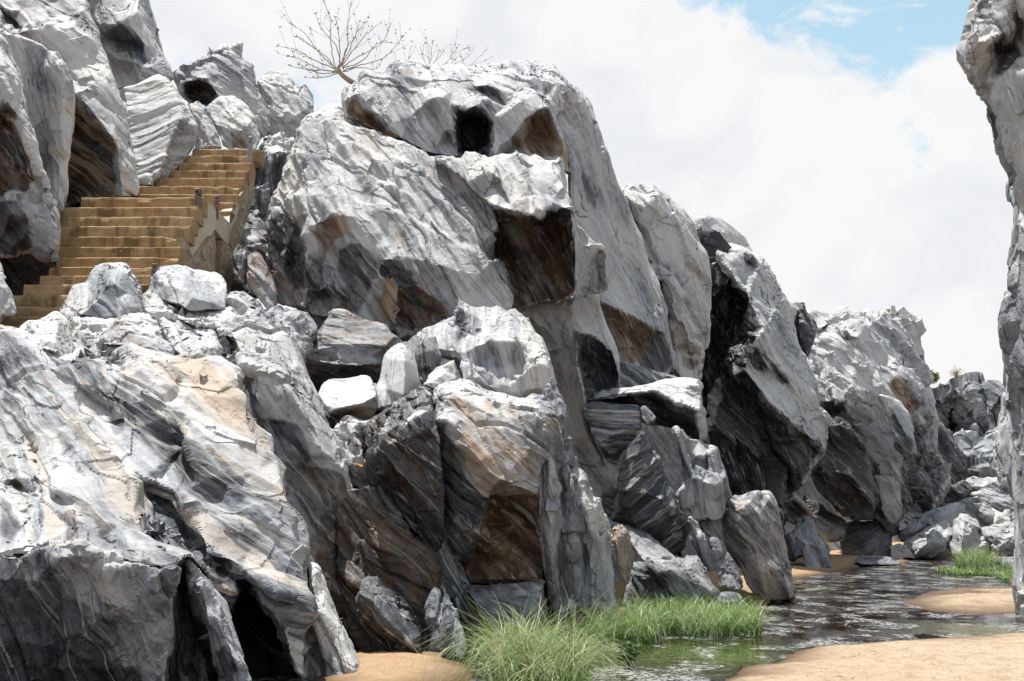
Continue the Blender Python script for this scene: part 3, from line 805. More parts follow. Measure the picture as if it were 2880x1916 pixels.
# second buttress
rock('cliff_buttress', 'cracked pale rock buttress between the great cliff and the black cleft', 'cliff', 'B', 36.5,
     '1935,1330,.5 1960,1300,.9 2010,1283,1.2 2070,1277,1.4 2130,1290,1.5 2190,1320,1.4 2250,1375,1.6 2310,1440,1.8 2360,1480,2 2410,1540,2 2440,1640,2 2480,1740,1.8 2500,1850,1.6 2510,2030,1.5 2520,2240,1.3 2490,2440,1.1 2440,2620,.8 2360,2650,.6 2300,2560,.4 2270,2420,.3 2230,2300,.3 2215,2150,.5 2170,1960,.7 2080,1800,.8 2060,1620,.9 2010,1540,.6',
     '1990,1380,.4 2100,1420,.3 2180,1340,.8; 2030,1540,.2 2090,1430,.2; 2100,1568,.3 2200,1850,.1 2300,2100,-.2 2430,2350,.1; 2180,1340,.8 2350,1568,1.1 2430,1900,.9 2440,2300,.6; 2260,1850,.2; 2200,2000,.3',
     th=9, shrink=.97, a=62, sc=1.2, am=.13, lg=.04, fr=.16, tone=.08, rust=.14, vx=.65, crack=.13,
     pt=((.55, .7, '2350,2440 2430,2460 2470,2500 2440,2540 2360,2520'), (.1, .6, '2100,2050 2140,2150 2220,2200 2240,2190 2170,2000')))
rock('rock', 'smooth grey dome on the skyline behind the second buttress', 'rock', 'C', 45,
     '50,1600,.4 70,1520,.8 100,1495,1 150,1477,1.2 240,1503,1.4 330,1560,1.7 430,1640,2 450,1690,2.1 500,1760,2 460,1790,1.2 300,1720,.4 120,1720,.2', '150,1500,.5 160,1600,.2; 300,1600,.9', th=3, a=40, sc=1.2, am=.06, lg=.02, fr=.05, tone=.2, rust=.12)

# ---------------- great cliff
rock('cliff_buttress', 'steep smooth grey flank forming the right side of the great cliff', 'cliff', 'B', 28.4,
     '1545,620,0 1570,575,.2 1620,600,.3 1650,640,.5 1690,690,.6 1720,750,.9 1745,830,1.1 1780,920,1.3 1800,990,1.5 1840,1060,1.7 1850,1110,1.8 1870,1180,2 1900,1270,2.2 1960,1380,2.5 2020,1560,3 2060,1640,3.1 2110,1830,3.2 2170,1960,3.2 2222,2130,3.1 2240,2290,3 2270,2400,2.9 2305,2540,2.9 2200,2600,2.3 2060,2600,1.8 1910,2580,1.1 1880,2420,.7 1820,2270,.6 1780,2090,.5 1750,2035,.3 1690,2035,.2 1620,2040,0 1600,1800,-.1 1590,1560,-.2 1585,1200,-.2 1555,1050,-.2 1500,900,-.2 1470,760,-.1',
     '1590,700,0 1660,700,.3; 1640,900,.3 1700,1200,.8 1800,1500,1.3 1900,1800,1.6 2040,2080,2.0; 1700,1600,.5; 1790,2078,0 1860,2110,.1 1940,2148,.4 2030,2190,.9 2100,2228,1.3 2170,2260,1.8 2228,2290,2.5; 1830,2230,.9 1950,2330,1.5 2080,2400,2.1; 2000,2500,1.7 2150,2450,2.4; 2000,1700,2.6 2150,2100,2.7',
     th=8, shrink=.97, a=62, sc=1.1, am=.07, lg=.022, fr=.05, tone=.20, rust=.14, vx=.65, crack=.06,
     pt=((.95, .70, '1785,2085 1860,2115 1940,2152 2030,2195 2100,2232 2228,2292 2120,2380 2090,2420 2080,2520 1980,2500 1890,2380 1820,2262'), (.2, .85, '2100,2400 2200,2310 2290,2520 2200,2590 2060,2570'),
         (.12, .55, '1640,1200 1720,1210 1800,1350 1760,1420 1700,1380'), (.6, .1, '1570,600 1640,620 1600,700 1560,690')))
rock('cliff_buttress', 'summit block of the great cliff with two scooped hollows', 'cliff', 'B', 27.4,
     '8,640,.8 30,600,.8 75,590,.7 120,540,.8 150,500,.9 190,480,1 255,505,1 290,520,1 310,490,1.2 350,433,1.6 390,440,1.7 480,428,1.9 540,435,2 640,452,2.2 760,455,2.4 870,462,2.4 1000,450,2.4 1100,440,2.4 1180,434,2.3 1285,430,2.2 1380,452,2 1465,455,1.8 1490,490,1.6 1530,540,1.3 1560,580,1.1 1560,700,.9 1540,780,.7 1480,800,.5 1500,880,.5 1540,1000,.5 1560,1100,.5 1588,1200,.5 1540,1180,.2 1510,1110,0 1350,1105,.1 1240,1090,.2 1100,1095,.3 1030,1105,.5 930,1090,.7 800,1100,.2 720,1070,.1 640,1060,0 560,1040,0 500,1000,0 430,970,.1 330,945,.1 260,900,.2 200,880,.3 120,830,.4 40,810,.5 15,720,.6',
     '30,690,.2 100,640,0 160,700,-.05 210,760,-.1 260,790,-.1 330,860,-.1 420,960,-.1; 80,770,.7 180,830,.7 300,900,.5; 110,560,.6 170,600,.3 240,640,.3 200,720,.1; 290,560,.7 380,660,.4 480,800,.2 600,900,.0; 600,690,.1 650,670,.1 720,655,.1 745,700,.05 780,900,-.15 808,1080,-.2; 620,760,.4 700,900,.2 740,940,.5; 755,700,.1 800,735,-.05 858,762,-.15 900,740,-.2 930,728,-.25 960,690,-.25 1010,683,-.2 1120,755,.1; 980,730,-.3 1010,770,-.3 1040,820,-.3 1052,860,-.3 1048,960,-.3 1030,1040,-.3 1020,1090,.2; 830,860,1.5 900,830,1.6 980,850,1.4; 850,1000,1.6 940,1020,1.7 1000,980,1.3; 1130,790,-.3 1180,730,-.35 1240,700,-.3 1300,656,-.1 1370,690,.1 1440,710,.3; 1070,900,-.25 1150,900,-.3; 1170,960,-.4 1215,890,-.4 1250,825,-.4 1300,790,-.4 1360,755,-.3 1430,735,-.1 1490,880,-.1 1530,1000,-.05; 1320,830,.7 1400,820,.7 1340,900,.8 1440,950,.7; 1230,1000,.3 1330,1030,.4 1450,1050,.3; 1060,1080,-.4 1100,1000,-.35 1170,960,-.4; 390,520,1.1 510,540,1 640,560,1 800,560,1 950,530,1.1 1100,522,1.1 1190,525,1.1 1290,517,1 1340,480,1.2; 1340,520,.8 1430,555,.8 1500,568,1; 480,620,.9 700,610,.7 760,640,.5; 900,600,.7 1000,585,.6 1090,620,.5 1150,740,.4; 980,640,1.0 1060,690,.9; 1250,600,.6 1400,640,.6; 1190,640,.5',
     th=7, shrink=.95, a=58, sc=.8, am=.08, lg=.02, fr=.035, tone=.2, rust=.07, vx=.6, crack=.05,
     pt=((.85, .6, '30,690 90,690 160,760 230,800 330,890 420,962 330,942 200,876 40,808'), (.25, .97, '757,705 800,740 860,765 930,733 1040,840 1050,960 1020,1085 808,1082 775,900'), (.95, .58, '1180,962 1250,835 1300,800 1430,742 1490,900 1520,1060 1330,1080 1230,1020'),
         (.6, .4, '395,480 470,465 540,530 400,530'), (.1, .62, '890,600 1000,590 1080,620 1150,745 1100,740 1040,670 900,640'), (.15, .6, '980,690 1020,690 1060,800 1000,770'), (.95, .5, '1490,960 1530,940 1570,1010 1590,1200 1530,1120 1500,1050')))
rock('cliff_buttress', 'great swirling pale rock face of the main cliff, rising beside the stairway', 'cliff', 'B', 24.6,
     '-350,1080,1.3 -330,1010,1.5 -290,900,1.8 -210,830,2.1 -100,825,2.2 0,845,2.2 100,850,2.2 200,900,2.2 330,950,2.2 440,1000,2.1 560,1040,2 640,1110,1.6 720,1105,1.5 850,1230,1 950,1330,.7 1030,1400,.5 1085,1560,.2 1045,1700,.1 1045,1778,0 1110,1810,-.2 1140,1870,-.3 1165,2120,-.5 1100,2150,-.6 950,2130,-.6 810,2080,-.6 720,2230,-.5 530,2290,-.2 400,2330,0 330,2290,0 130,2220,.1 0,2160,.2 -120,2200,.3 -262,2150,.4 -350,2110,.7 -440,2080,.9 -480,1960,1 -455,1880,.9 -490,1760,1.1 -505,1560,1.2 -490,1420,1.2 -400,1250,1.3',
     '-330,1050,.9 -240,1300,.3 -230,1470,0 -238,1600,-.15 -243,1782,-.25 -255,1950,-.2 -263,2105,-.1; -340,1300,.8 -350,1502,.45 -365,1620,.45 -380,1720,.45 -430,1860,.6; -300,1600,.7 -310,1800,.75 -330,1980,.7; -223,1588,-.1 -170,1540,-.2 -110,1505,-.25 -50,1470,-.2 30,1440,0 110,1500,-.15 200,1600,-.25 240,1700,-.3; -100,1660,.35 -150,1860,.4 -60,1750,.35; -200,2000,-.05 -100,1960,-.1 0,1980,-.05; -150,2080,.2 0,2090,.25; 0,1718,0 40,1685,-.15 90,1668,-.25 170,1708,-.3 235,1798,-.3 300,1790,-.3 370,1798,-.3 385,1760,-.3 450,1773,-.4; 60,1850,.3 120,1950,.25 60,2080,.2; 260,1870,-.15 300,1900,.15 380,1870,.15 460,1900,.1; 285,1903,-.3 340,1918,-.38 388,1968,-.42 380,2118,-.25 367,2248,-.1; 290,2020,.0 300,2150,.15; 392,2008,-.15 430,1975,-.35 480,1968,-.42 560,1998,-.45 650,2068,-.4 745,2178,-.35; 430,2080,.2 520,2100,.25 640,2150,.1; 520,2230,.2 450,2250,.2; 380,1795,-.3 450,1850,-.4 520,1878,-.5 580,1840,-.55 640,1813,-.6 720,1840,-.6 790,1868,-.6 840,1968,-.6 860,2030,-.6; 700,1950,-.4 760,2020,-.4; 900,1948,-.6 950,1890,-.65 1000,1838,-.7 1050,1798,-.75 1090,1795,-.7; 990,1980,-.4 1060,1900,-.5; -100,1100,1.3 100,1200,1.1 150,1400,.4; 300,1150,1.3 400,1400,.6 500,1600,.1; 200,1100,1.5 260,1250,1.2; 520,1200,1.2 700,1450,.4 800,1650,-.1; 700,1250,1.1 900,1500,.2; 600,1450,.6; 300,1600,.2 350,1680,0; 950,1700,-.3 700,1720,-.3',
     th=4.5, a=55, sc=.55, am=.11, lg=.05, fr=.02, tone=.25, rust=.27, vx=.5, crack=.07, band=.5,
     pt=((.7, .35, '-215,1600 -110,1520 30,1450 60,1600 -60,1680 -160,1850 -200,1850'), (.25, .62, '-330,1560 -240,1500 -245,1800 -270,1960 -330,2000 -400,1850'), (.35, .6, '-480,1480 -350,1300 -330,1560 -420,1800 -480,1700'), (.12, .66, '0,1725 90,1675 170,1715 235,1810 240,1880 120,2160 0,2130 -60,1950'),
         (.1, .66, '240,1800 330,1800 380,1870 530,1960 400,2000 290,1900'), (.85, .18, '285,1915 340,1925 385,1975 370,2240 250,2160'), (.6, .66, '390,2020 480,1975 560,2005 745,2185 540,2270 380,2250'), (.9, .42, '500,1985 570,2005 745,2180 640,2210 560,2080'),
         (.1, .55, '-250,1880 -100,1830 60,1930 -20,2060 -220,2090'), (.2, .5, '300,1250 400,1300 520,1420 430,1440 330,1380'), (.2, .55, '560,1300 640,1330 760,1480 700,1480')))
rock('overhanging_block', 'huge overhanging block above the dark square hollow in the cliff', 'cliff', 'B', 24.2,
     '640,1108,1.3 720,1085,1.2 770,1075,1.2 830,1088,1.1 880,1060,1.3 930,1053,1.4 1020,1095,1.2 1100,1070,1.3 1240,1072,1.3 1350,1085,1.3 1430,1120,1.2 1510,1085,1.3 1530,1160,1 1545,1250,.8 1555,1300,.7 1580,1400,.35 1590,1450,.2 1592,1568,.25 1600,1700,.4 1622,2025,.9 1480,2070,1.5 1330,2095,1.7 1170,2125,1.8 1160,2000,1.6 1140,1870,1.5 1045,1780,1.5 1040,1600,1.4 1075,1560,1 1030,1410,.4 950,1340,.6 850,1240,.8 720,1135,1.1',
     '1035,1408,0 1090,1425,-.1 1160,1448,-.2 1230,1465,-.25 1290,1478,-.3 1375,1490,-.35 1390,1440,-.3 1440,1432,-.2 1500,1428,-.15 1582,1440,-.05; 1090,1500,1.5 1200,1530,1.7 1300,1560,1.8 1480,1520,1.5 1570,1500,1.0; 1120,1700,2.1 1350,1700,2.2 1550,1700,1.4; 1220,1950,1.9 1400,1980,1.8 1560,1980,1.2; 850,1085,1 900,1150,.7 940,1195,.5 900,1250,.3 830,1275,.1; 1000,1130,.8 1060,1200,.5 1100,1230,.4 1130,1330,.2 1160,1400,-.1; 1060,1210,.45 1070,1300,.5 1150,1400,.3; 1200,1180,.9 1280,1260,.6 1300,1340,.3; 1400,1180,.8 1450,1260,.5 1480,1350,.2; 1180,1330,.2 1250,1380,-.1; 1350,1340,.2 1400,1400,-.1; 1520,1300,.4; 750,1200,.7 830,1290,.2',
     th=5, a=60, sc=.55, am=.12, lg=.02, fr=.02, tone=.12, rust=.07, vx=.62, crack=.04,
     pt=((.75, .88, '1040,1430 1160,1462 1290,1490 1375,1505 1400,1455 1500,1440 1592,1455 1620,2025 1480,2070 1170,2125 1140,1870 1045,1780'), (.12, .6, '1065,1210 1110,1220 1160,1330 1190,1390 1150,1400 1080,1320')))
rock('rock_pillar', 'pale narrow pillar edging the right side of the dark square hollow', 'rock', 'E', 23.9,
     '1588,-90,.2 1620,-10,.4 1650,5,.5 1690,50,.6 1720,90,.7 1790,112,.8 1822,150,.9 1834,430,1 1760,455,1 1705,450,.8 1640,478,.3 1600,470,.1 1617,440,0 1610,300,0 1602,100,0', '1725,115,.35 1718,250,.35 1706,425,.4; 1660,100,.3 1655,400,.2; 1745,190,1 1770,350,1.1; 1740,150,.5 1820,165,.9', th=1.4, a=70, sc=.5, am=.05, lg=.02, fr=.02, tone=.14, rust=.15, vx=.7, pt=((.25, .5, '1740,190 1825,195 1834,430 1710,448 1720,280'),))
# panel wall under the overhang
rock('rock_wall', 'smooth cracked grey wall panel below the overhanging block', 'rock', 'E', 25.6,
     '1165,555,.7 1300,535,.7 1450,505,.6 1590,470,.5 1640,475,.5 1750,455,.9 1790,600,1 1822,690,1.1 1870,780,1.1 1900,860,1.1 1912,1000,1.1 1912,1110,1 1800,1170,.7 1705,1200,.3 1688,1290,.2 1720,1400,.1 1760,1500,0 1810,1580,-.1 1835,1655,-.2 1780,1660,-.1 1700,1640,.2 1580,1580,.5 1545,1350,.6 1490,1100,.8 1430,900,.9 1400,800,.9 1310,660,.9',
     '1580,540,.35 1600,700,.2 1620,850,.05 1640,1040,-.1 1670,1140,-.1 1685,1250,0; 1610,705,.15 1680,725,.25 1750,755,.4 1820,805,.6 1872,860,.8; 1700,880,1.4 1780,960,1.5 1860,1020,1.4; 1720,1120,1.2 1820,1120,1.2; 1640,1250,.1 1700,1450,0 1790,1600,-.2; 1600,1450,.5 1700,1580,.6; 1420,850,.6 1500,830,.5 1580,840,.35; 1290,620,.7 1420,720,.55 1590,830,.3',
     th=2.2, a=66, sc=.8, am=.05, lg=.02, fr=.05, tone=.04, rust=.07, vx=.75, crack=.07,
     pt=((.2, .85, '1608,712 1680,730 1750,760 1870,865 1905,960 1912,1108 1705,1195 1640,1030'), (.1, .7, '1570,1500 1640,1530 1720,1600 1830,1655 1700,1640')))
rock('rock', 'dull shaded rock between the wall panel and the flank overhang', 'rock', 'E', 27.2,
     '1880,900,.4 1960,960,.5 2080,960,.6 2300,1030,1 2340,1060,1.1 2200,1120,.6 2000,1130,.2 1890,1120,.2', '2000,1040,.2', th=2, a=40, sc=.6, am=.1, tone=.55, rust=.2)
# right centre boulders
rock('boulder', 'wedge-ended slab with white top bridging over a black void', 'boulder', 'L', 25.0,
     '70,148,.9 130,125,1 200,95,1.2 330,72,1.4 480,40,1.6 580,25,1.7 690,15,1.7 795,35,1.5 820,110,1 835,200,.9 843,320,.8 840,430,.7 800,450,.6 740,400,.7 600,340,1 420,310,1.3 250,230,1.3 120,185,1.1',
     '90,152,.5 300,118,.4 500,95,.2 560,130,.1 620,180,0 700,190,-.15 795,230,-.25 800,440,-.05; 500,60,1 640,165,.1 720,60,.9 790,50,1; 300,160,1.1 450,150,1.1 560,200,.9 680,270,.6 770,350,.3', th=2.2, a=20, sc=.6, am=.06, lg=.025, fr=.03, tone=.2, rust=.08, vx=.6,
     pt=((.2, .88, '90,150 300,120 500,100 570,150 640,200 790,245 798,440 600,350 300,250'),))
rock('boulder', 'white banded black block wedged under the bridging slab', 'boulder', 'L', 24.4,
     '12,230,.4 30,190,.6 90,180,.7 210,200,.7 350,195,.7 398,195,.8 396,300,.5 400,370,.4 340,440,.3 270,520,.3 240,615,.2 160,580,.2 110,480,.2 60,370,.3', '40,205,.2 200,215,.15 360,220,.2; 370,250,.2 385,360,.1; 110,450,0 230,600,0; 200,400,0', th=1.6, a=3, sc=.5, am=.04, lg=.035, fr=.02, tone=.68, rust=.1, vx=.6, band=1)
rock('rock', 'small pale chip lodged beside the banded black block', 'rock', 'L', 24.9, '398,215,.2 430,205,.3 500,270,.3 490,310,.1 440,330,0 405,290,0', th=.5, sc=.3, am=.03, tone=.4, rust=.2, vx=.7)
rock('boulder', 'tall dark wavy boulder with thin white veins', 'boulder', 'L', 22.6,
     '400,378,.5 430,400,.6 455,480,.7 490,520,.7 530,550,.8 548,650,.8 570,720,.8 620,800,.8 650,860,.8 665,940,.8 720,970,.8 715,1080,.7 720,1190,.6 640,1255,.5 560,1210,.3 470,1130,.2 380,1050,.2 300,1030,.4 180,1000,.7 230,850,.7 240,680,.6 290,530,.5 340,450,.5',
     '405,385,.3 390,500,.2 330,640,.15 300,780,.0 310,880,-.1 350,1000,-.1; 250,900,.5; 520,545,.4 400,700,.15; 450,780,.3 550,860,.2 650,900,.4; 330,800,-.05 440,800,.0 540,850,.0; 400,900,.15 500,960,.05 620,960,.3; 560,1100,.1 680,1120,.3; 430,620,.3', th=1.6, a=-32, sc=.5, am=.08, lg=.012, fr=0, tone=.80, rust=.10, vx=.55, crack=.02)
rock('boulder', 'fluted boulder with bright right rim beside the black void', 'boulder', 'L', 23.8,
     '620,365,.3 650,342,.5 690,360,.6 730,420,.7 800,450,.9 870,485,1 915,500,1 930,580,.8 975,650,.7 1000,740,.6 1035,830,.6 985,860,.5 960,950,.3 930,985,.2 850,985,.1 770,975,.1 740,900,.2 660,920,.3 630,810,.5 700,745,.3 690,600,.4 650,450,.4',
     '650,400,.2 700,560,.2 750,680,.1; 720,470,.7 790,580,.7 860,640,.7 860,540,.8; 770,545,.6 830,550,.6 880,530,.5; 890,510,.6 880,680,.2 860,720,.0; 755,710,0 800,700,-.05 870,730,-.05 920,760,.1 985,690,.4; 640,810,.3 740,740,.1 745,880,.1; 800,850,0 900,900,.1', th=1.4, a=78, sc=.45, am=.08, lg=.02, fr=0, tone=.3, rust=.06, vx=.55,
     pt=((.25, .78, '640,440 700,560 750,690 690,740 660,600'), (.1, .75, '760,560 870,550 870,700 770,690')))
rock('rock', 'dark angular chock at the back of the black void', 'rock', 'L', 24.6, '90,880,.3 130,800,.4 200,760,.5 235,780,.5 220,880,.3 200,950,.1 120,940,.1', th=.8, a=20, sc=.4, am=.06, tone=.6, rust=.2)
rock('rock_slab', 'flat grey slab leaning under the veined boulder', 'rock', 'L', 21.8,
     '90,920,.9 150,960,.9 200,1010,.9 280,1020,.9 380,1050,.8 460,1090,.7 540,1170,.6 625,1245,.5 640,1260,.4 540,1290,.2 440,1300,.1 390,1250,.2 340,1180,.4 200,1080,.6 100,1000,.7', '330,1150,.3 440,1290,-.1; 300,1060,.6 450,1160,.4 560,1240,.2', th=.9, a=42, sc=.6, am=.04, lg=.02, tone=.38, rust=.05, vx=.6)
rock('rock', 'small crumpled cream and orange rock beside the tall pillar', 'rock', 'L', 19.6,
     '180,1100,.2 200,1050,.3 235,1018,.4 280,1030,.4 320,1080,.4 340,1160,.4 350,1260,.3 335,1310,.2 330,1420,.2 300,1440,.2 260,1360,.1 230,1320,0 200,1220,.1', '240,1060,.1 230,1150,0 245,1300,-.05; 290,1080,.1 300,1250,.1', th=.6, a=80, sc=.22, am=.05, lg=.04, fr=.03, tone=.12, rust=.62, vx=.5)
rock('boulder', 'dark grey boulder with white crown behind the streamside grass', 'boulder', 'L', 20.3,
     '320,1330,.4 340,1270,.6 440,1300,.6 450,1250,.8 490,1247,.9 550,1265,.8 640,1265,.9 700,1260,.9 740,1225,1 800,1245,.9 840,1310,.8 870,1400,.6 905,1490,.4 910,1570,.3 900,1700,.2 600,1750,0 300,1700,0 290,1560,.2 310,1430,.3',
     '450,1310,.3 550,1350,.2 555,1270,.5; 560,1275,.5 640,1350,.2 740,1450,.05 800,1560,0; 610,1280,.4 720,1330,.15 880,1500,.1; 430,1400,.2 400,1600,.1; 560,1420,.35 620,1560,.2', th=1.2, a=50, sc=.45, am=.07, lg=.02, fr=.02, tone=.34, rust=.06, vx=.6,
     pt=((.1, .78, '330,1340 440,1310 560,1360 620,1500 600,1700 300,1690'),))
rock('rock', 'slim fluted rock leaning between the crowned boulder and the standing stone', 'rock', 'L', 22.8,
     '710,1000,.2 735,958,.3 770,990,.4 800,1060,.4 830,1070,.5 860,1120,.5 850,1240,.3 885,1290,.2 890,1335,.1 870,1340,.1 800,1250,.1 740,1130,.1', '745,980,.1 790,1130,0 860,1300,0; 815,1080,.2 830,1200,.1', th=.6, a=70, sc=.3, am=.05, tone=.4, vx=.6)
rock('rock', 'small rounded upright stone left of the standing stone', 'rock', 'L', 23.2, '872,1120,.2 900,1100,.4 935,1125,.3 955,1200,.2 930,1270,.1 895,1275,.1 890,1200,.1', th=.4, a=80, sc=.3, am=.03, tone=.45, vx=.7)
rock('rock', 'flat dark stone on the sand under the standing stone', 'rock', 'L', 22.6, '935,1365,.2 970,1270,.4 995,1215,.5 1030,1270,.4 1060,1340,.3 1110,1460,.1 1050,1470,0 960,1440,0', th=.6, a=60, sc=.3, am=.03, tone=.55, rust=.15, vx=.7)
rock('rock', 'grey rock shard filling the gap behind the standing stone', 'rock', 'L', 24.4, '800,1000,.2 900,985,.3 960,960,.3 960,1120,.2 930,1130,.1 880,1100,.1 830,1070,.1', th=.6, a=60, sc=.4, am=.04, tone=.35, vx=.7)
rock('boulder', 'big standing stone with white cap and dark streaked side at the water', 'boulder', 'I', 24.6,
     '272,440,.5 288,318,.7 350,300,.9 430,288,1 510,262,1.2 540,285,1.2 560,270,1.3 592,262,1.3 625,300,1.3 645,350,1.2 665,450,1.1 690,560,1 705,650,.9 750,850,.6 768,990,.4 700,1000,.3 640,1012,.25 550,1022,.2 480,960,.2 440,880,.3 400,800,.3 330,690,.4 290,600,.5',
     '290,400,.3 340,410,.0 420,370,-.05 440,420,-.1 380,470,-.1 400,560,-.1; 510,270,.8 540,400,.35 600,620,.1 690,800,.0 740,990,.05; 330,560,.4 400,700,.3 450,850,.2; 430,450,-.1 500,640,-.15 540,800,-.2 580,1010,-.2; 300,490,.2 480,660,-.05 510,690,-.1; 420,640,.3; 600,300,1 640,500,.7', th=1.5, a=48, sc=.45, am=.06, lg=.03, fr=.03, tone=.48, rust=.45, vx=.5, crack=.03, band=.6,
     pt=((.3, .88, '285,520 330,500 400,570 500,660 510,690 440,760 430,860 330,690'), (.15, .66, '440,400 510,380 550,470 540,560 470,560 440,470')))
rock('rock', 'low brown stone with shaded hollow at the foot of the third buttress', 'rock', 'I', 43,
     '690,340,.2 720,290,.5 770,238,.8 810,290,.7 850,350,.6 885,410,.4 860,440,.2 790,480,0 720,470,0', '700,350,0 760,300,.1 870,400,.1; 760,390,.6', th=1.2, a=40, sc=.6, am=.08, tone=.35, rust=.5, vx=.7, pt=((.5, .85, '705,360 760,315 870,410 790,475 720,460'),))
rock('boulder', 'dark veined boulder resting on the orange sand bank', 'boulder', 'I', 40.5,
     '692,600,.8 700,560,.9 760,540,1 800,460,1.2 850,418,1.4 880,430,1.4 910,500,1.2 960,580,1 1005,640,.8 1020,690,.6 1024,810,.2 980,820,0 900,805,-.1 845,785,0 820,700,.1 760,740,.3 700,720,.5', '760,560,.6 850,450,.9 870,600,.3 880,680,.2; 830,690,.0 850,610,.1 940,640,.1 970,720,0; 900,680,.3 920,740,.2', th=1.5, a=70, sc=.6, am=.07, lg=.01, fr=.03, tone=.55, rust=.12, vx=.6)
rock('boulder', 'round dark blue-grey boulder at the head of the sand bank', 'boulder', 'I', 53.5,
     '1085,600,.4 1105,500,.8 1150,470,1 1190,458,1.2 1260,470,1.2 1340,450,1.2 1390,500,1 1440,560,.7 1445,620,.4 1446,730,0 1340,750,-.2 1250,745,-.2 1170,735,-.1 1110,720,0 1085,680,.2', '1120,540,.3 1220,520,.2 1250,640,-.2; 1330,520,.4 1400,600,.2', th=2.5, a=-25, sc=.8, am=.09, lg=.03, tone=.46, rust=.12, vx=.6)
rock('rock', 'tumbled dark rocks wedged behind the round blue-grey boulder', 'rock', 'I', 51.5,
     '830,290,.6 880,320,.6 940,360,.6 1040,430,.5 1100,470,.5 1110,560,.2 1080,600,0 1000,600,0 930,520,0 900,460,.1 880,400,.2', '930,430,.1 1040,480,.1 1060,550,-.1; 980,520,.3', th=2, a=30, sc=.7, am=.15, fr=.08, tone=.6, rust=.12)
rock('rock', 'brown and grey rock jumble right of the banded hollow', 'rock', 'I', 54,
     '1260,460,.4 1290,390,.6 1340,360,.8 1400,420,.6 1480,500,.4 1490,560,.1 1420,580,0 1390,520,.1 1330,450,.1', '1340,400,.2 1430,510,0', th=1.6, a=40, sc=.7, am=.1, fr=.05, tone=.5, rust=.35)
rock('rock_slab', 'low flat grey slab lying at the edge of the water', 'rock', 'I', 45,
     '1180,735,.5 1215,715,.9 1300,704,1.2 1420,712,1.2 1490,740,.7 1500,765,.2 1440,775,0 1240,772,0', '1250,745,.3 1400,745,.3', th=1.2, a=5, sc=.7, am=.04, lg=.02, tone=.6, rust=.15, vx=.6)

# ---------------- middle: bright mass, tall pillar, fallen boulders
rock('rock_mass', 'bright white knobby rock mass with vertical veins above the tall pillar', 'rock', 'E', 20.2,
     '525,745,.7 560,700,.9 600,685,1.1 660,670,1.3 720,650,1.5 780,610,1.8 795,540,2.1 803,485,2.2 840,520,2.2 900,550,2.2 960,545,2.3 1010,548,2.3 1100,555,2.3 1125,580,2.2 1190,562,2.2 1250,600,2 1310,680,1.7 1380,770,1.3 1412,860,.9 1435,950,.6 1462,1050,.3 1480,1180,.2 1400,1200,0 1250,1215,-.1 1100,1190,-.1 980,1160,-.1 900,1110,-.1 830,1080,0 815,960,.2 790,910,.3 690,900,.6 620,830,.6',
     '805,520,2 780,620,1.4 775,720,.7 790,850,.25 820,930,0 835,1050,-.3; 850,640,1.7 900,640,1.7 960,700,1.5; 860,760,.8 960,700,1.3 1050,710,1.1 1150,690,1.3; 850,860,.1 930,810,.0 1000,790,-.05 1100,785,-.05 1180,785,-.05 1230,810,.0 1290,900,-.1 1320,950,-.1; 900,960,-.05 1000,900,.05 1150,930,0 1230,990,-.15; 940,1040,-.3 1050,1110,-.35 1200,1130,-.35; 1200,720,1.1 1300,850,.5 1340,900,.2 1400,860,.5; 1330,910,-.1 1400,960,-.2 1440,1100,-.2; 1150,1090,-.35 1290,980,-.25 1350,940,-.2', th=2.2, a=76, sc=.5, am=.08, lg=.012, fr=.012, tone=.17, rust=.07, vx=.58, crack=.03,
     pt=((.08, .58, '790,590 850,570 960,640 990,680 900,740 800,760'), (.25, .32, '860,870 1000,800 1180,800 1230,830 1290,960 1150,960 950,980 880,970')))
rock('boulder', 'big brown-stained boulder overhanging the white ones in the gully', 'boulder', 'K', 22,
     '712,835,0 760,750,.05 820,680,.1 860,600,.2 880,540,.3 960,380,.6 1060,230,.8 1110,160,.9 1160,110,1 1230,92,1.1 1340,112,1.1 1400,160,1.1 1470,210,1 1650,280,1 1750,310,1 1880,350,1 2020,460,.9 2120,560,.9 1990,660,.8 1900,780,.8 1860,1000,1 1760,1180,1.3 1500,1120,1.3 1100,1160,1.2 960,1280,1.2 880,1150,.8 780,1000,.4 735,920,.2',
     '760,760,-.1 850,690,-.1 1000,630,-.05 1200,592,0 1430,572,.1 1680,585,.2 1900,590,.4; 800,755,-.15 950,810,-.2 1100,840,-.2 1260,862,-.15 1500,880,-.05 1750,850,.2; 900,760,.05 1100,770,.05; 900,960,.2 1200,1010,.4 1500,960,.5; 1000,450,.2 1300,400,.4 1500,430,.5; 1150,150,.8 1300,220,.75 1600,330,.8 1800,420,.7; 1400,720,.1 1700,760,.3', th=1.8, a=8, sc=.6, am=.05, lg=.03, fr=.03, tone=.42, rust=.42, vx=.55, crack=.03,
     pt=((.35, .8, '900,960 1200,1010 1400,930 1850,830 1850,1100 1500,1130 1100,1160 960,1280 880,1150'),))
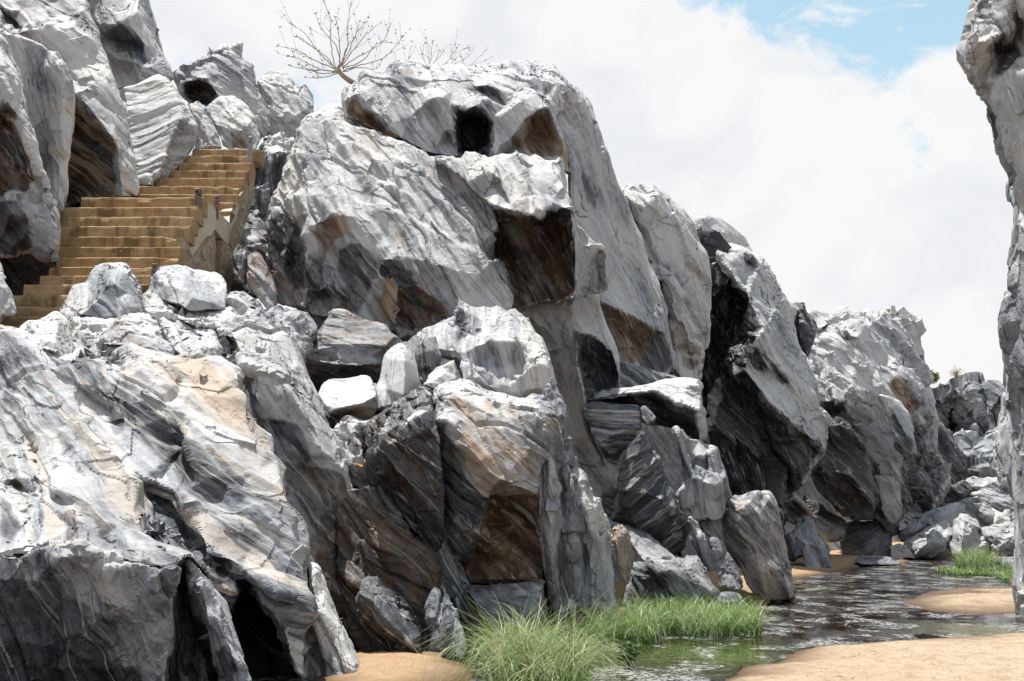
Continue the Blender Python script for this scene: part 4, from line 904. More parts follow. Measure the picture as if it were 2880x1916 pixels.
rock('boulder', 'smooth white rounded boulder with shade painted brown underneath in the gully', 'boulder', 'K', 18.2,
     '960,1290,.3 985,1200,.5 1010,1130,.7 1060,1080,.9 1110,1050,1 1330,1048,1.2 1450,1025,1.3 1580,1012,1.3 1640,1030,1.2 1685,1070,1.1 1730,1180,.8 1762,1280,.5 1752,1480,.4 1700,1600,.5 1500,1680,.6 1250,1660,.6 1120,1560,.3 1060,1440,.1',
     '1100,1535,-.15 1200,1470,-.2 1320,1440,-.25 1440,1412,-.3 1580,1390,-.25 1650,1340,-.2 1758,1282,.1; 1090,1200,.5 1070,1440,-.05; 1300,1560,.2 1550,1510,.2; 1300,1250,.35 1500,1220,.45; 1240,1370,0 1320,1300,.25; 1150,1430,-.05', th=1.4, a=20, sc=.7, am=.02, lg=.006, fr=.006, tone=.0, rust=.02, vx=.5, crack=0, fine=.6,
     pt=((.6, .35, '1105,1545 1200,1480 1440,1425 1590,1400 1760,1292 1752,1480 1700,1620 1250,1660'),))  # shade of the underside, painted as a brown patch
rock('boulder', 'tall tapering white boulder leaning beside the round white one', 'boulder', 'K', 18.7,
     '1745,1185,.5 1800,1100,.6 1830,1000,.7 1845,880,.8 1880,740,.9 1940,670,1 2000,618,1.1 2090,566,1.2 2180,610,1.2 2230,680,1.1 2260,730,1.05 2320,870,1 2345,1080,1 2320,1180,.9 2250,1280,.7 2150,1350,.4 2000,1420,.2 1860,1490,.2 1748,1480,.3', '2100,600,1 2130,700,.5 2145,800,.3 2145,1050,.1 2140,1280,-.05; 1950,800,.6 1900,1200,.3 1850,1440,.1', th=1.1, a=80, sc=.6, am=.018, lg=.008, fr=.012, tone=.02, rust=.02, vx=.5, crack=0, fine=.7)
rock('boulder', 'small dark striped egg-shaped boulder between white rocks', 'boulder', 'E', 20.2,
     '510,880,.3 518,840,.35 530,810,.4 570,765,.5 610,752,.6 650,750,.7 675,810,.6 695,880,.5 680,940,.4 640,1005,.2 600,1060,.1 555,1090,.1 540,1050,.1 528,990,.2', '560,790,.2 600,850,.05 610,950,0', th=1, a=78, sc=.5, am=.03, lg=.015, fr=0, tone=.6, rust=.15, vx=.6, crack=0, band=.6)
rock('rock', 'low white wedge tucked behind the dark angular block', 'rock', 'E', 18.9,
     '555,1085,0 590,1035,.2 640,985,.45 700,945,.6 780,905,.85 802,1000,.6 795,1040,.4 720,1080,.2 640,1120,0', '620,1060,.0 720,1000,.35', th=.9, a=30, sc=.4, am=.03, tone=.02, rust=.1, vx=.6)
rock('cliff_pillar', 'tall front pillar with sunlit sloping top and rust-brown hollow front', 'rock', 'E', 16.8,
     '628,1115,1.3 690,1080,1.6 760,1066,1.8 810,1055,1.9 860,1060,1.9 940,1092,1.8 1000,1132,1.7 1140,1160,1.6 1260,1188,1.5 1300,1165,1.6 1330,1148,1.7 1400,1158,1.7 1470,1190,1.5 1490,1350,.9 1450,1500,.4 1400,1640,.2 1365,1840,.3 1370,2100,.5 1395,2450,.7 1250,2450,.8 1100,2450,.8 880,2450,.7 860,2380,.6 780,2250,.4 720,2150,.4 705,1800,.4 690,1650,.3 660,1400,.5 640,1250,.8',
     '680,1330,.1 750,1340,.05 810,1370,0 850,1440,-.1 880,1500,-.2 950,1600,-.3 1020,1680,-.35 1100,1740,-.35 1250,1800,-.25 1350,1830,-.1; 700,1190,.45 800,1160,.55 900,1215,.4 1050,1275,.3 1200,1310,.25 1350,1290,.35; 700,1260,.25 850,1330,.1 1000,1420,.02 1150,1500,-.05 1300,1520,-.02; 870,1110,1.1 960,1170,.9; 1000,1870,.5 1150,1880,.6 1330,1870,.4; 1000,2050,.8 1200,2050,.9 1340,2050,.7; 930,2250,1.0 1150,2300,1.1 1340,2300,.9; 890,2430,.6 1150,2420,.6 1370,2430,.5; 830,1760,-.05 900,1790,-.1 980,1830,-.1 1000,1880,-.05 940,2020,-.05 925,2080,.0 1010,2170,.1; 740,1800,.15 800,2000,.15 870,2250,.3; 700,1500,.15 790,1600,.05 840,1700,-.05', th=2.2, a=42, sc=.5, am=.07, lg=.035, fr=.03, tone=.38, rust=.44, vx=.52, crack=.05, band=.5,
     pt=((.12, .06, '620,1120 700,1060 860,1050 1000,1120 1260,1180 1400,1150 1490,1190 1480,1290 1400,1300 1300,1240 1180,1280 1040,1220 900,1180 760,1160 680,1200'), (.92, .78, '960,1850 1060,1850 1200,1870 1360,1850 1395,2440 880,2440 870,2380 940,2100 990,1980'), (.25, .92, '680,1500 760,1520 880,1720 1000,1860 945,2050 930,2150 860,2380 720,2150 700,1800'), (.85, .14, '830,1380 900,1420 1060,1580 1150,1700 1040,1700 900,1560 850,1460'),  # first patch paints the lit top strip pale
         (.6, .4, '680,1350 800,1380 860,1480 1000,1650 1200,1780 1000,1830 880,1720 760,1560'), (.35, .45, '700,1330 780,1360 850,1480 870,1568 760,1520 690,1440')))
rock('rock_rib', 'rugged grey ribbed spur forming the right edge of the tall pillar', 'rock', 'E', 17.2,
     '1395,1180,.9 1420,1100,1.2 1450,1030,1.5 1475,1080,1.5 1500,1200,1.4 1540,1350,1.3 1580,1490,1.2 1600,1590,1.2 1640,1640,1.1 1690,1850,1 1740,1920,1 1790,2040,1 1835,2120,1 1850,2450,.9 1890,2600,.9 1925,2760,.9 1800,2830,.7 1650,2830,.4 1500,2810,.2 1425,2690,.2 1392,2440,.1 1365,2150,0 1345,1850,-.05 1355,1650,-.05 1385,1500,0 1360,1420,.3 1385,1300,.5',
     '1430,1250,.5 1425,1500,0 1440,1800,-.1 1450,2200,-.1 1470,2650,-.05; 1470,1300,.8 1500,1600,.5 1520,2000,.5 1530,2500,.4; 1530,1450,.8 1560,1800,.35 1600,2150,.3 1630,2600,.2; 1620,1650,.9 1640,1900,.6 1680,2300,.6; 1640,1640,.7 1700,1920,.4 1740,2150,.3 1780,2600,.2; 1480,2000,.3', th=1.6, a=82, sc=.38, am=.10, lg=.05, fr=.05, tone=.50, rust=.22, vx=.52, crack=.05, tilt=.1,
     pt=((.05, .12, '1590,1580 1660,1750 1750,1950 1840,2110 1830,2160 1700,2060 1640,1900'),))
rock('rock_block', 'dark brown leaning block left of the tall pillar', 'rock', 'E', 16.0,
     '150,1390,1 190,1350,1.1 240,1310,1.2 330,1250,1.4 380,1215,1.5 440,1175,1.6 500,1130,1.7 562,1083,1.8 620,1125,1.6 640,1300,1 655,1450,.7 670,1560,.5 690,1800,.4 715,2140,.5 660,2230,.6 600,2240,.7 480,2080,.7 400,1960,.7 330,1850,.8 260,1800,.8 200,1720,.8 170,1560,.8',
     '325,1265,1 250,1420,.35 240,1560,.2 260,1700,.3; 345,1245,1.1 400,1300,.8 420,1340,.55 520,1300,.5 605,1270,.75; 440,1170,1.4 560,1200,1.2; 300,1500,.4 450,1450,.35 600,1400,.45; 330,1700,.5 500,1750,.45 620,1800,.4; 500,1950,.5; 415,1250,.9 430,1350,.45', th=1.6, a=50, sc=.6, am=.05, lg=.02, fr=.05, tone=.92, rust=.4, vx=.55, crack=.04,
     pt=((.02, .0, '430,1335 500,1275 600,1270 520,1310 440,1350'), (.05, .05, '250,1400 300,1280 325,1270 300,1400 250,1530 235,1500')))  # first patch paints the small lit facet pale
rock('rock', 'pale jagged rocks with dry leaves filling the gully left of the dark block', 'rock', 'E', 17.0,
     '-40,1340,.6 0,1300,.8 40,1300,.8 120,1330,.8 230,1320,.9 170,1400,.6 150,1450,.5 190,1550,.4 230,1640,.4 200,1800,.3 60,1800,.2 0,1640,.3 -30,1500,.4', '20,1340,.5 80,1370,.3 150,1350,.5; 30,1440,.4 100,1460,.1 150,1520,.1; 40,1560,.2 130,1600,.0', th=1.2, a=50, sc=.35, am=.09, fr=.06, tone=.08, rust=.3, vx=.6)
rock('rock_slab', 'brown-black slab leaning in the shade above the sand cove', 'rock', 'H', 15.7,
     '-40,250,.9 60,240,.9 190,230,.9 260,240,.9 380,420,.8 490,600,.8 600,690,.8 650,820,.7 660,950,.6 615,1100,.4 590,1250,.3 560,1400,.2 300,1420,.2 130,1390,.2 40,1250,.3 -20,1000,.5 -40,600,.8', '200,500,.7 300,700,.5 380,900,.35; 420,750,.6 520,950,.4; 150,700,.6 60,900,.4; 560,900,.5', th=2, a=45, sc=.6, am=.08, lg=.03, fr=.06, tone=.70, rust=.62, vx=.6, band=.4)
rock('boulder', 'dark sharp-edged wedge rock standing on the sand cove', 'boulder', 'H', 14.9,
     '125,960,.5 130,870,.7 180,835,.8 255,838,.8 290,910,.7 345,940,.6 400,980,.6 440,1020,.5 470,1070,.4 510,1150,.3 535,1250,.1 545,1400,-.15 480,1410,.1 400,1400,.3 280,1390,.4 170,1375,.5 120,1200,.5', '130,968,.0 220,1020,-.1 300,1130,-.2 390,1225,-.25 470,1310,-.25 535,1392,-.2; 220,1200,.5 330,1300,.4; 250,930,.4 350,1020,.2 450,1150,.05', th=1.1, a=45, sc=.5, am=.05, lg=.02, fr=.03, tone=.78, rust=.22, vx=.55)
rock('rock_slab', 'narrow slate-blue slab standing behind the wedge rock', 'rock', 'H', 15.2, '595,1180,.2 610,1040,.4 650,930,.6 690,950,.6 700,1100,.4 695,1350,.1 640,1370,.1 612,1360,.1', '640,1170,.2 690,1180,.2', th=.7, a=70, sc=.4, am=.04, fr=.03, tone=.55, rust=.06, vx=.65)
rock('rock_slab', 'tapered dark slab with pale streaks standing on the sand cove', 'rock', 'H', 14.6, '698,1180,.2 700,930,.6 715,915,.7 750,1000,.6 790,1080,.4 830,1200,.2 870,1370,0 850,1420,-.05 790,1435,-.05 700,1390,0', '720,1000,.4 740,1200,.05 790,1400,-.1', th=.8, a=75, sc=.4, am=.05, lg=.02, tone=.6, rust=.12, vx=.6)
rock('rock', 'smooth brown-grey rock sloping below the hollow of the tall pillar', 'rock', 'H', 16.2,
     '850,900,.6 870,882,.8 1100,888,.9 1380,892,.9 1425,1080,.6 1400,1250,.3 1250,1320,0 1100,1330,0 1060,1270,0 990,1150,.1 900,1000,.3', '1000,960,.5 1200,1000,.4 1350,1050,.4; 1080,1150,.1 1200,1150,.15', th=1.2, a=25, sc=.7, am=.05, lg=.015, tone=.52, rust=.25, vx=.6)
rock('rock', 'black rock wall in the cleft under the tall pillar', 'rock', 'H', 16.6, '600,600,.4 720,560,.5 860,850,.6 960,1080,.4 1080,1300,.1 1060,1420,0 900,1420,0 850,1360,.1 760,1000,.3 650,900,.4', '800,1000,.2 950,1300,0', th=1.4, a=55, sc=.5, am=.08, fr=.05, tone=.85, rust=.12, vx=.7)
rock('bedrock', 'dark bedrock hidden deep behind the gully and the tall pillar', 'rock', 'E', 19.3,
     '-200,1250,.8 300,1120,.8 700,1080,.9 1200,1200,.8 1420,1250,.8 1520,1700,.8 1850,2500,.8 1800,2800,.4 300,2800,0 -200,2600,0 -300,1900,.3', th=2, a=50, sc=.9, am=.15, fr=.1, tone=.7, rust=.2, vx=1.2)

# ---------------- near left mass
rock('rock_mass', 'huge sloping pale slab streaked grey and orange in the near left', 'rock', 'D', 11.0,
     '-500,690,5 -200,700,5 0,698,4.9 80,705,4.9 150,738,4.7 280,830,4.3 350,868,4.2 480,908,4.2 560,850,4.5 700,800,4.8 870,808,4.8 1080,838,4.7 1200,880,4.6 1290,865,4.6 1330,918,4.4 1420,918,4.4 1540,930,4.4 1600,965,4.3 1645,1010,4.2 1670,1080,4.1 1695,1150,3.9 1720,1250,3.7 1760,1350,3.5 1800,1440,3.3 1850,1530,3.1 1890,1620,3 1920,1700,2.8 1950,1820,2.6 1990,1950,2.4 2030,2060,2.2 2080,2180,2.1 2110,2290,2 2130,2400,1.8 2120,2600,1.6 2112,2800,1.45 2085,3085,1.15 2050,3060,1.15 2000,2940,1.2 1960,2800,1.25 1870,2660,1.3 1780,2550,1.35 1720,2470,1.4 1650,2400,1.5 1660,2340,1.6 1640,2500,1.5 1580,2640,1.4 1520,2600,1.3 1480,2480,1.2 1440,2400,1.1 1340,2290,.8 1290,2245,.6 1270,2290,.4 1220,2345,.3 1160,2350,.3 1020,2325,.2 930,2312,.15 830,2285,.1 700,2262,.05 620,2225,0 550,2192,0 460,2222,0 300,2212,0 130,2240,0 0,2252,0 -300,2270,0 -500,2280,0',
     '490,925,3.9 600,965,3.5 720,1020,3.3 870,1022,3.2 960,992,3.3 1080,1100,3.2 1200,1300,3 1290,1500,2.6 1340,1750,2.2; 800,860,4.2 1050,880,4.2 1120,930,4; 1320,985,4 1310,1060,3.8 1290,1250,3.4 1280,1500,2.9; 1340,1000,3.9 1450,1150,3.6 1600,1400,3.1 1750,1700,2.6 1900,2000,2.2 2000,2300,1.8 2020,2550,1.5; 1100,1750,2.3 1350,1900,2.1 1500,2100,1.8 1620,2300,1.5; 990,1730,2 1060,1760,2.05 1130,1790,2.1 1200,1810,2.15 1270,1850,2.1 1310,1920,1.95 1340,2000,1.8 1440,2235,1.2; 1060,1850,2.3 1150,1950,2.25 1280,2080,2.1 1380,2230,1.65; 1000,1780,2.3 1100,2000,1.9 1200,2150,1.5 1400,2300,1.3; 400,1808,1.1 460,1815,1.15 560,1850,1.2 640,1900,1.15 710,1945,1.1 760,2020,.95 790,2080,.8; 560,1920,1.12 640,1990,.95 720,2080,.65; 0,1820,1.2 80,1900,1.0 160,2090,.6; 0,1980,.9 60,2060,.7; 40,1730,1.8 200,1740,1.6 300,1830,1.3; 120,1780,1.9 200,1820,1.7; 800,2050,.9 900,2150,.6 1100,2200,.5 1220,2250,.4; 930,1950,1.3 1050,2150,.8; -300,1500,2.8 200,1450,2.6 600,1550,2.2 900,1700,2; 200,1200,3.3 500,1250,3 700,1350,2.8; 0,900,4.1 300,1000,3.8; 760,1100,3.1 770,1300,2.8 850,1400,2.7 880,1200,3; 1500,2320,1.5 1560,2450,1.3 1600,2500,1.25; 1700,2250,1.8 1780,2400,1.4 1900,2550,1.2',
     th=2.5, a=30, sc=.5, am=.10, lg=.085, fr=.012, tone=.26, rust=.25, band=.85, vx=.78, crack=.05,
     pt=((.45, .6, '280,2010 330,1870 400,1830 440,1900 530,2010 500,2180 400,2120'), (.5, .66, '440,1830 560,1860 710,1950 790,2090 700,2140 620,2040 520,1960'), (.45, .66, '0,1860 60,1900 150,2090 100,2160 0,2150'),  # shallow facets in shadow, their shade painted dark
         (.28, .72, '1000,1740 1130,1795 1270,1855 1340,1990 1430,2230 1420,2320 1250,2100 1050,1960'), (.05, .55, '775,1060 870,1030 870,1200 850,1420 790,1480 760,1250'),
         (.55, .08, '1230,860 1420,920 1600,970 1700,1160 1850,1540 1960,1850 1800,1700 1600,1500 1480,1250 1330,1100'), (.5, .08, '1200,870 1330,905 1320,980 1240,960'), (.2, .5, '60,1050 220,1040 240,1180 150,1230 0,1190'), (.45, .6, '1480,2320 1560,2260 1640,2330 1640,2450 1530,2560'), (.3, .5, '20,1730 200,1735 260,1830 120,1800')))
rock('rock_wall', 'steep dark cracked rock wall under the near left slab', 'rock', 'G', 10.75,
     '-500,710,.4 -200,700,.3 0,685,.2 130,700,.2 300,655,.2 460,660,.2 550,632,.15 700,700,.2 930,752,.2 1020,765,.25 1160,790,.3 1225,785,.35 1215,900,.45 1200,1000,.5 1180,1200,.6 1150,1568,.8 1100,1900,.9 0,1900,.6 -500,1900,.6',
     '150,720,.05 200,900,.15 300,1100,.3 330,1500,.4; 0,900,.15 60,1200,.3; 400,720,.1 420,900,.3 430,1300,.5; 550,700,.05 600,800,.25 700,950,.3; 930,770,.0 925,1000,.1 900,1150,.25; 1000,900,.15 1090,960,.2 1050,1150,.35 980,1500,.5; 700,800,.15 850,1050,.2 880,1300,.45; 450,1250,.35 600,1200,.25 800,1250,.4; 1180,900,.35; 600,1450,.5', th=1.6, a=72, sc=.36, am=.06, lg=.035, fr=.05, tone=.42, rust=.22, vx=.62, crack=.06,
     pt=((.3, .75, '-100,850 150,900 350,850 480,1000 620,1050 800,1200 880,1568 -100,1900'), (.15, .2, '640,860 800,900 930,1050 850,1140 740,1000'), (.3, .92, '-200,1250 200,1300 500,1350 900,1500 1100,1900 -200,1900')))
rock('rock_fin', 'ragged pale rock fin hanging beside the black slit in the near left', 'rock', 'G', 11.6,
     '1280,690,.4 1330,780,.3 1380,860,.3 1450,950,.2 1520,1040,.15 1560,1130,.1 1610,1220,.05 1670,1370,0 1715,1500,-.05 1735,1600,-.1 1735,1800,-.1 1540,1800,0 1480,1480,.25 1420,1300,.35 1380,1150,.4 1330,1120,.5 1310,1000,.5 1290,820,.5', '1340,900,.2 1400,1100,.15 1470,1350,.1 1560,1500,0; 1500,1150,.05 1600,1400,-.1', th=1, a=60, sc=.3, am=.06, lg=.035, fr=.03, tone=.2, rust=.3, vx=.55, pt=((.3, .6, '1460,1380 1560,1300 1620,1450 1600,1700 1500,1700'),))
rock('rock', 'brown shaded rock rib left of the ragged pale fin', 'rock', 'G', 12.0, '1130,1568,.3 1180,1100,.4 1230,900,.5 1300,900,.5 1330,1130,.4 1370,1300,.3 1440,1500,.2 1480,1800,.2 1120,1800,.3', '1250,1200,.3 1330,1400,.1', th=1, a=75, sc=.4, am=.07, lg=.03, fr=.03, tone=.6, rust=.3, vx=.7)
rock('rock', 'rock recess painted shade-black under the near left slab', 'rock', 'G', 13.3, '1150,700,.6 1400,700,.8 1700,850,1 1900,1000,1.2 2100,1300,1.2 2150,1800,.9 1100,1800,.3', '1600,1250,.6 1850,1500,.4', th=1.5, a=32, sc=.6, am=.06, fr=.03, tone=.93, rust=.15, vx=.9)  # backing for the void; its shade is painted near black
rock('rock', 'pale striped wedge rock below the right end of the near slab', 'rock', 'G', 12.9,
     '2105,1150,.5 2120,950,.7 2140,760,.9 2190,800,.9 2230,920,.8 2270,990,.7 2310,1080,.6 2345,1150,.5 2400,1280,.3 2480,1450,.1 2530,1600,0 2530,1850,-.1 2100,1850,.1 2080,1500,.3', '2160,900,.5 2180,1050,.3 2200,1250,.2; 2250,1000,.5 2300,1250,.25 2400,1500,0; 2150,1300,.35 2250,1450,.2', th=1.2, a=60, sc=.35, am=.06, lg=.03, fr=.03, tone=.2, rust=.1, vx=.6,
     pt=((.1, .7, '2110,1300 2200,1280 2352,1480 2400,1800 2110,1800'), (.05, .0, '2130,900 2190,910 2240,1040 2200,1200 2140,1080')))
rock('rock_mass', 'steep grey slab with rust-dark lower face right of the streaked slab', 'rock', 'D', 15.6,
     '1480,700,1.9 1510,680,2.1 1560,660,2.3 1690,618,2.7 1790,560,3 1840,622,2.9 1890,715,2.3 1960,722,2.2 2010,790,2 2040,850,1.9 2070,930,1.7 2110,1040,1.6 2150,1100,1.5 2180,1160,1.5 2250,1330,1.4 2290,1400,1.4 2335,1470,1.3 2380,1600,1.3 2420,1800,1.2 2360,1950,1.2 2340,2300,1 2420,2600,.8 2390,2950,.6 2250,2950,.4 2150,2500,.3 2050,2200,.4 1960,1800,.4 1860,1500,.5 1760,1300,.6 1700,1100,.8 1650,950,1 1560,905,1.2 1540,800,1.6',
     '1490,705,1.6 1560,720,1.5 1620,760,1.4 1650,850,1.1 1660,900,.9; 1560,800,1.9 1600,850,1.7; 1665,950,.6 1730,960,.55 1800,1000,.6 1900,1060,.6 2000,1140,.6 2100,1300,.6 2200,1550,.7; 1750,780,1.7 1830,950,1.1 1900,750,1.9; 1640,760,1.5 1700,700,2 1780,860,1.5 1790,960,.9; 1900,750,2 2000,1000,1.4 2130,1300,1.1 2300,1600,1; 1760,1170,.35 1850,1330,.35 1950,1500,.4; 1850,1340,.5 2000,1350,.6 2090,1568,.6; 2000,1800,.5 2200,2000,.7; 2150,2300,.4 2280,2700,.5', th=2, a=55, sc=.6, am=.07, lg=.03, fr=.06, tone=.20, rust=.14, vx=.6, crack=.06,
     pt=((.1, .70, '1850,1340 1960,1330 2050,1345 2110,1500 2120,1640 2000,1680 1930,1560'), (.6, .78, '1930,1620 2100,1640 2352,1700 2380,1800 2352,2200 2400,2950 2240,2950 2050,2200'), (.35, .42, '1495,710 1600,760 1645,850 1600,890 1545,800')))
rock('boulder', 'smooth grey-blue rounded rock between the fallen boulders and the orange slab', 'boulder', 'D', 16.3,
     '1060,600,1.6 1130,555,2 1200,600,2 1290,630,1.9 1400,645,1.9 1470,700,1.5 1510,760,1.1 1545,850,.8 1562,920,.5 1450,940,.2 1330,930,0 1230,900,0 1190,850,.2 1140,740,.7', '1140,735,.4 1180,680,.9 1230,620,1.5; 1220,650,1.2 1400,780,.7 1500,880,.4; 1250,800,.2 1350,860,.1', th=1.3, a=45, sc=.6, am=.05, lg=.02, fr=.03, tone=.3, rust=.06, vx=.6)
rock('rock', 'brown angular rock sitting at the top edge of the streaked slab', 'rock', 'D', 15.7,
     '660,800,.2 690,760,.4 740,715,.7 820,660,1 900,685,.9 960,720,.8 1040,755,.7 1130,800,.6 1190,840,.5 1222,915,.2 1150,900,0 1030,840,-.1 860,815,-.1 760,810,-.1', '700,790,.1 820,720,.35 900,740,.3 1050,800,.1', th=.8, a=30, sc=.5, am=.04, fr=.03, tone=.25, rust=.35, vx=.6)
rock('rock', 'jumble of flat pale rocks under the tilted triangular boulder', 'rock', 'D', 16.6,
     '470,700,.6 520,620,1.2 600,590,1.5 800,620,1.5 950,570,1.8 1010,560,1.8 1080,600,1.5 1140,700,1 1180,790,.6 1060,770,.3 960,730,.3 830,680,.2 740,740,0 660,800,-.1 560,860,-.2 500,850,-.1', '520,680,.6 640,620,1 640,700,.5; 700,660,.8 800,690,.4; 900,640,1 1000,680,.6 1080,700,.6', th=1, a=25, sc=.4, am=.07, fr=.06, tone=.18, rust=.08, vx=.65)
rock('boulder', 'big tilted triangular grey boulder in front of the steps', 'boulder', 'D', 17.4,
     '395,580,.9 440,510,1.1 505,400,1.4 560,385,1.5 595,380,1.5 610,320,1.7 655,262,1.9 720,245,2 775,245,2 860,236,2.1 890,260,2.1 920,310,2 950,350,1.8 975,420,1.6 985,500,1.3 1000,560,1.1 1010,660,.8 900,640,.5 800,650,.3 700,620,.2 545,605,.3 480,690,.4',
     '760,340,.9 735,400,.6 700,460,.4 640,530,.2 550,600,.1; 770,250,1.7 760,340,.9; 600,400,1.2 640,480,.7; 740,410,.65 790,400,.8 820,480,.7 810,610,.2; 800,400,.7 860,330,1.2 900,300,1.6; 830,500,.4 830,630,.1; 900,450,.9 950,560,.7', th=1.2, a=48, sc=.55, am=.035, lg=.012, fr=.008, tone=.14, rust=.05, vx=.5, crack=.03,
     pt=((.25, .42, '760,345 740,410 790,400 815,480 805,612 680,600 560,602 640,530'),))  # shade of the lower facet painted in as a darker grey
rock('boulder', 'lumpy rounded grey boulder beside the rusty post at the steps', 'boulder', 'D', 18.2,
     '1000,450,.8 1030,420,.9 1055,390,1 1060,340,1.2 1090,270,1.4 1120,265,1.4 1200,262,1.5 1280,268,1.5 1330,295,1.5 1400,300,1.5 1480,310,1.5 1530,340,1.4 1560,400,1.1 1562,500,.8 1550,560,.6 1420,570,.3 1300,575,.1 1250,540,.1 1140,505,.3 1060,480,.6',
     '1100,375,.6 1150,370,.5 1250,372,.55 1300,385,.5 1330,480,.2 1280,560,0; 1070,330,.9 1140,360,.8 1200,290,1.2; 1140,400,.4 1240,420,.3 1250,530,.05; 1290,290,1.2 1400,360,.9 1460,480,.5; 1400,420,.6 1450,520,.3', th=1.2, a=50, sc=.45, am=.05, lg=.012, fr=.008, tone=.14, rust=.06, vx=.52, crack=.03)
rock('boulder', 'cream-white wedge boulder with rusty cracked end at the left', 'boulder', 'D', 15.3,
     '115,715,.5 150,680,.7 200,645,.9 250,640,1 330,605,1.2 390,585,1.4 430,610,1.4 470,640,1.3 495,720,1.1 515,850,.7 480,900,.4 420,890,.1 370,860,0 280,830,0 200,780,.1', '395,600,1 400,680,.6 375,780,.2 370,850,-.05; 250,720,.6 300,790,.2; 430,640,1 440,780,.6', th=.9, a=70, sc=.5, am=.03, lg=.01, fr=.025, tone=.0, rust=.16, vx=.55, pt=((.55, .12, '400,650 470,650 510,850 470,895 380,860 380,780'),))
rock('rock', 'sunlit pale rocks behind the lumpy boulder at the gully edge', 'rock', 'D', 17.6,
     '985,480,.8 1040,470,1 1130,490,1.2 1250,560,1.1 1400,560,1.2 1500,545,1.3 1560,545,1.4 1620,460,1.8 1680,560,1.6 1790,570,1.6 1840,630,1.4 1700,680,.6 1560,690,.2 1480,700,.1 1290,650,.1 1130,600,.2 1060,610,.2 1000,570,.4', '1140,510,.9 1200,590,.4; 1300,600,.6 1500,640,.4 1700,620,.9; 1580,500,1.5 1640,580,1.1', th=1, a=35, sc=.4, am=.06, fr=.05, tone=.1, rust=.1, vx=.65)

# ---------------- rocks left of and above the stairway
rock('rock_wall', 'jutting rock with white crest and dark cracked underside left of the steps', 'rock', 'A', 20,
     '-500,220,.9 -200,240,.8 0,200,.8 30,210,.8 60,330,.7 60,365,.6 105,435,.5 140,520,.4 150,600,.3 170,680,.25 190,780,.2 215,860,.15 250,1000,.1 280,1120,.1 300,1200,.1 330,1300,.1 370,1450,.1 395,1570,.2 400,1700,.2 388,1815,.2 360,1800,.3 290,1790,.4 230,1745,.5 150,1750,.6 0,1770,.7 -500,1770,.9',
     '0,690,-.1 50,715,-.1 95,770,-.1 130,870,-.1 165,950,-.1 200,1030,-.05 235,1090,0 248,1200,.0; 0,900,.75 60,850,.6 110,1000,.7 190,1120,.5; 0,1150,.95 120,1200,.85 220,1250,.6; 0,1330,1.1 130,1330,.9 230,1345,.6; 0,1375,.25 100,1370,.2 230,1380,.15 310,1400,.0 355,1460,0; 0,1450,.3 60,1480,.1 140,1560,.35 200,1600,.1; 0,1650,.4 100,1700,.3; 250,1500,.05 260,1700,.1; 330,1600,.0 340,1760,.1; 30,380,.35 80,500,.15 60,600,.05; 120,600,0 150,800,-.05', th=2, a=50, sc=.5, am=.06, lg=.03, fr=.05, tone=.16, rust=.14, vx=.6, crack=.06,
     pt=((.62, .88, '0,700 50,725 95,780 165,960 235,1095 245,1220 225,1340 0,1350 -300,1350 -300,700', .5), (.2, .72, '0,1380 120,1380 200,1500 220,1700 150,1740 -300,1750 -300,1380')))
rock('rock_wall', 'broad pale rock leaning behind the jutting rock left of the steps', 'rock', 'A', 22.2,
     '-500,200,1.6 -100,200,1.3 0,190,1.1 60,235,1 130,248,.9 220,285,.8 290,312,.6 330,340,.45 350,370,.3 400,352,.2 420,390,.2 450,450,.15 475,520,.15 490,565,.1 512,650,.1 510,760,.1 500,900,.1 485,1000,.1 470,1100,.1 462,1300,.1 440,1440,.15 380,1500,.3 200,1500,.4 -500,1400,.8',
     '355,372,.25 395,450,.0 415,560,-.1 425,630,-.15 385,700,-.15 430,715,-.2 500,660,0; 200,500,.9 300,600,.7; 200,900,.55 330,800,.2 350,960,.2; 340,1060,.1 400,1150,-.05 400,1350,0; 290,940,.6 320,1050,.7 345,950,.4; 420,800,-.1 430,1000,-.1', th=1.8, a=66, sc=.5, am=.05, lg=.035, fr=.02, tone=.22, rust=.12, vx=.65, crack=.03,
     pt=((.3, .42, '150,330 280,330 360,420 400,640 300,640 180,560'), (.5, .1, '380,700 505,660 500,900 470,1100 440,1000 480,860')))
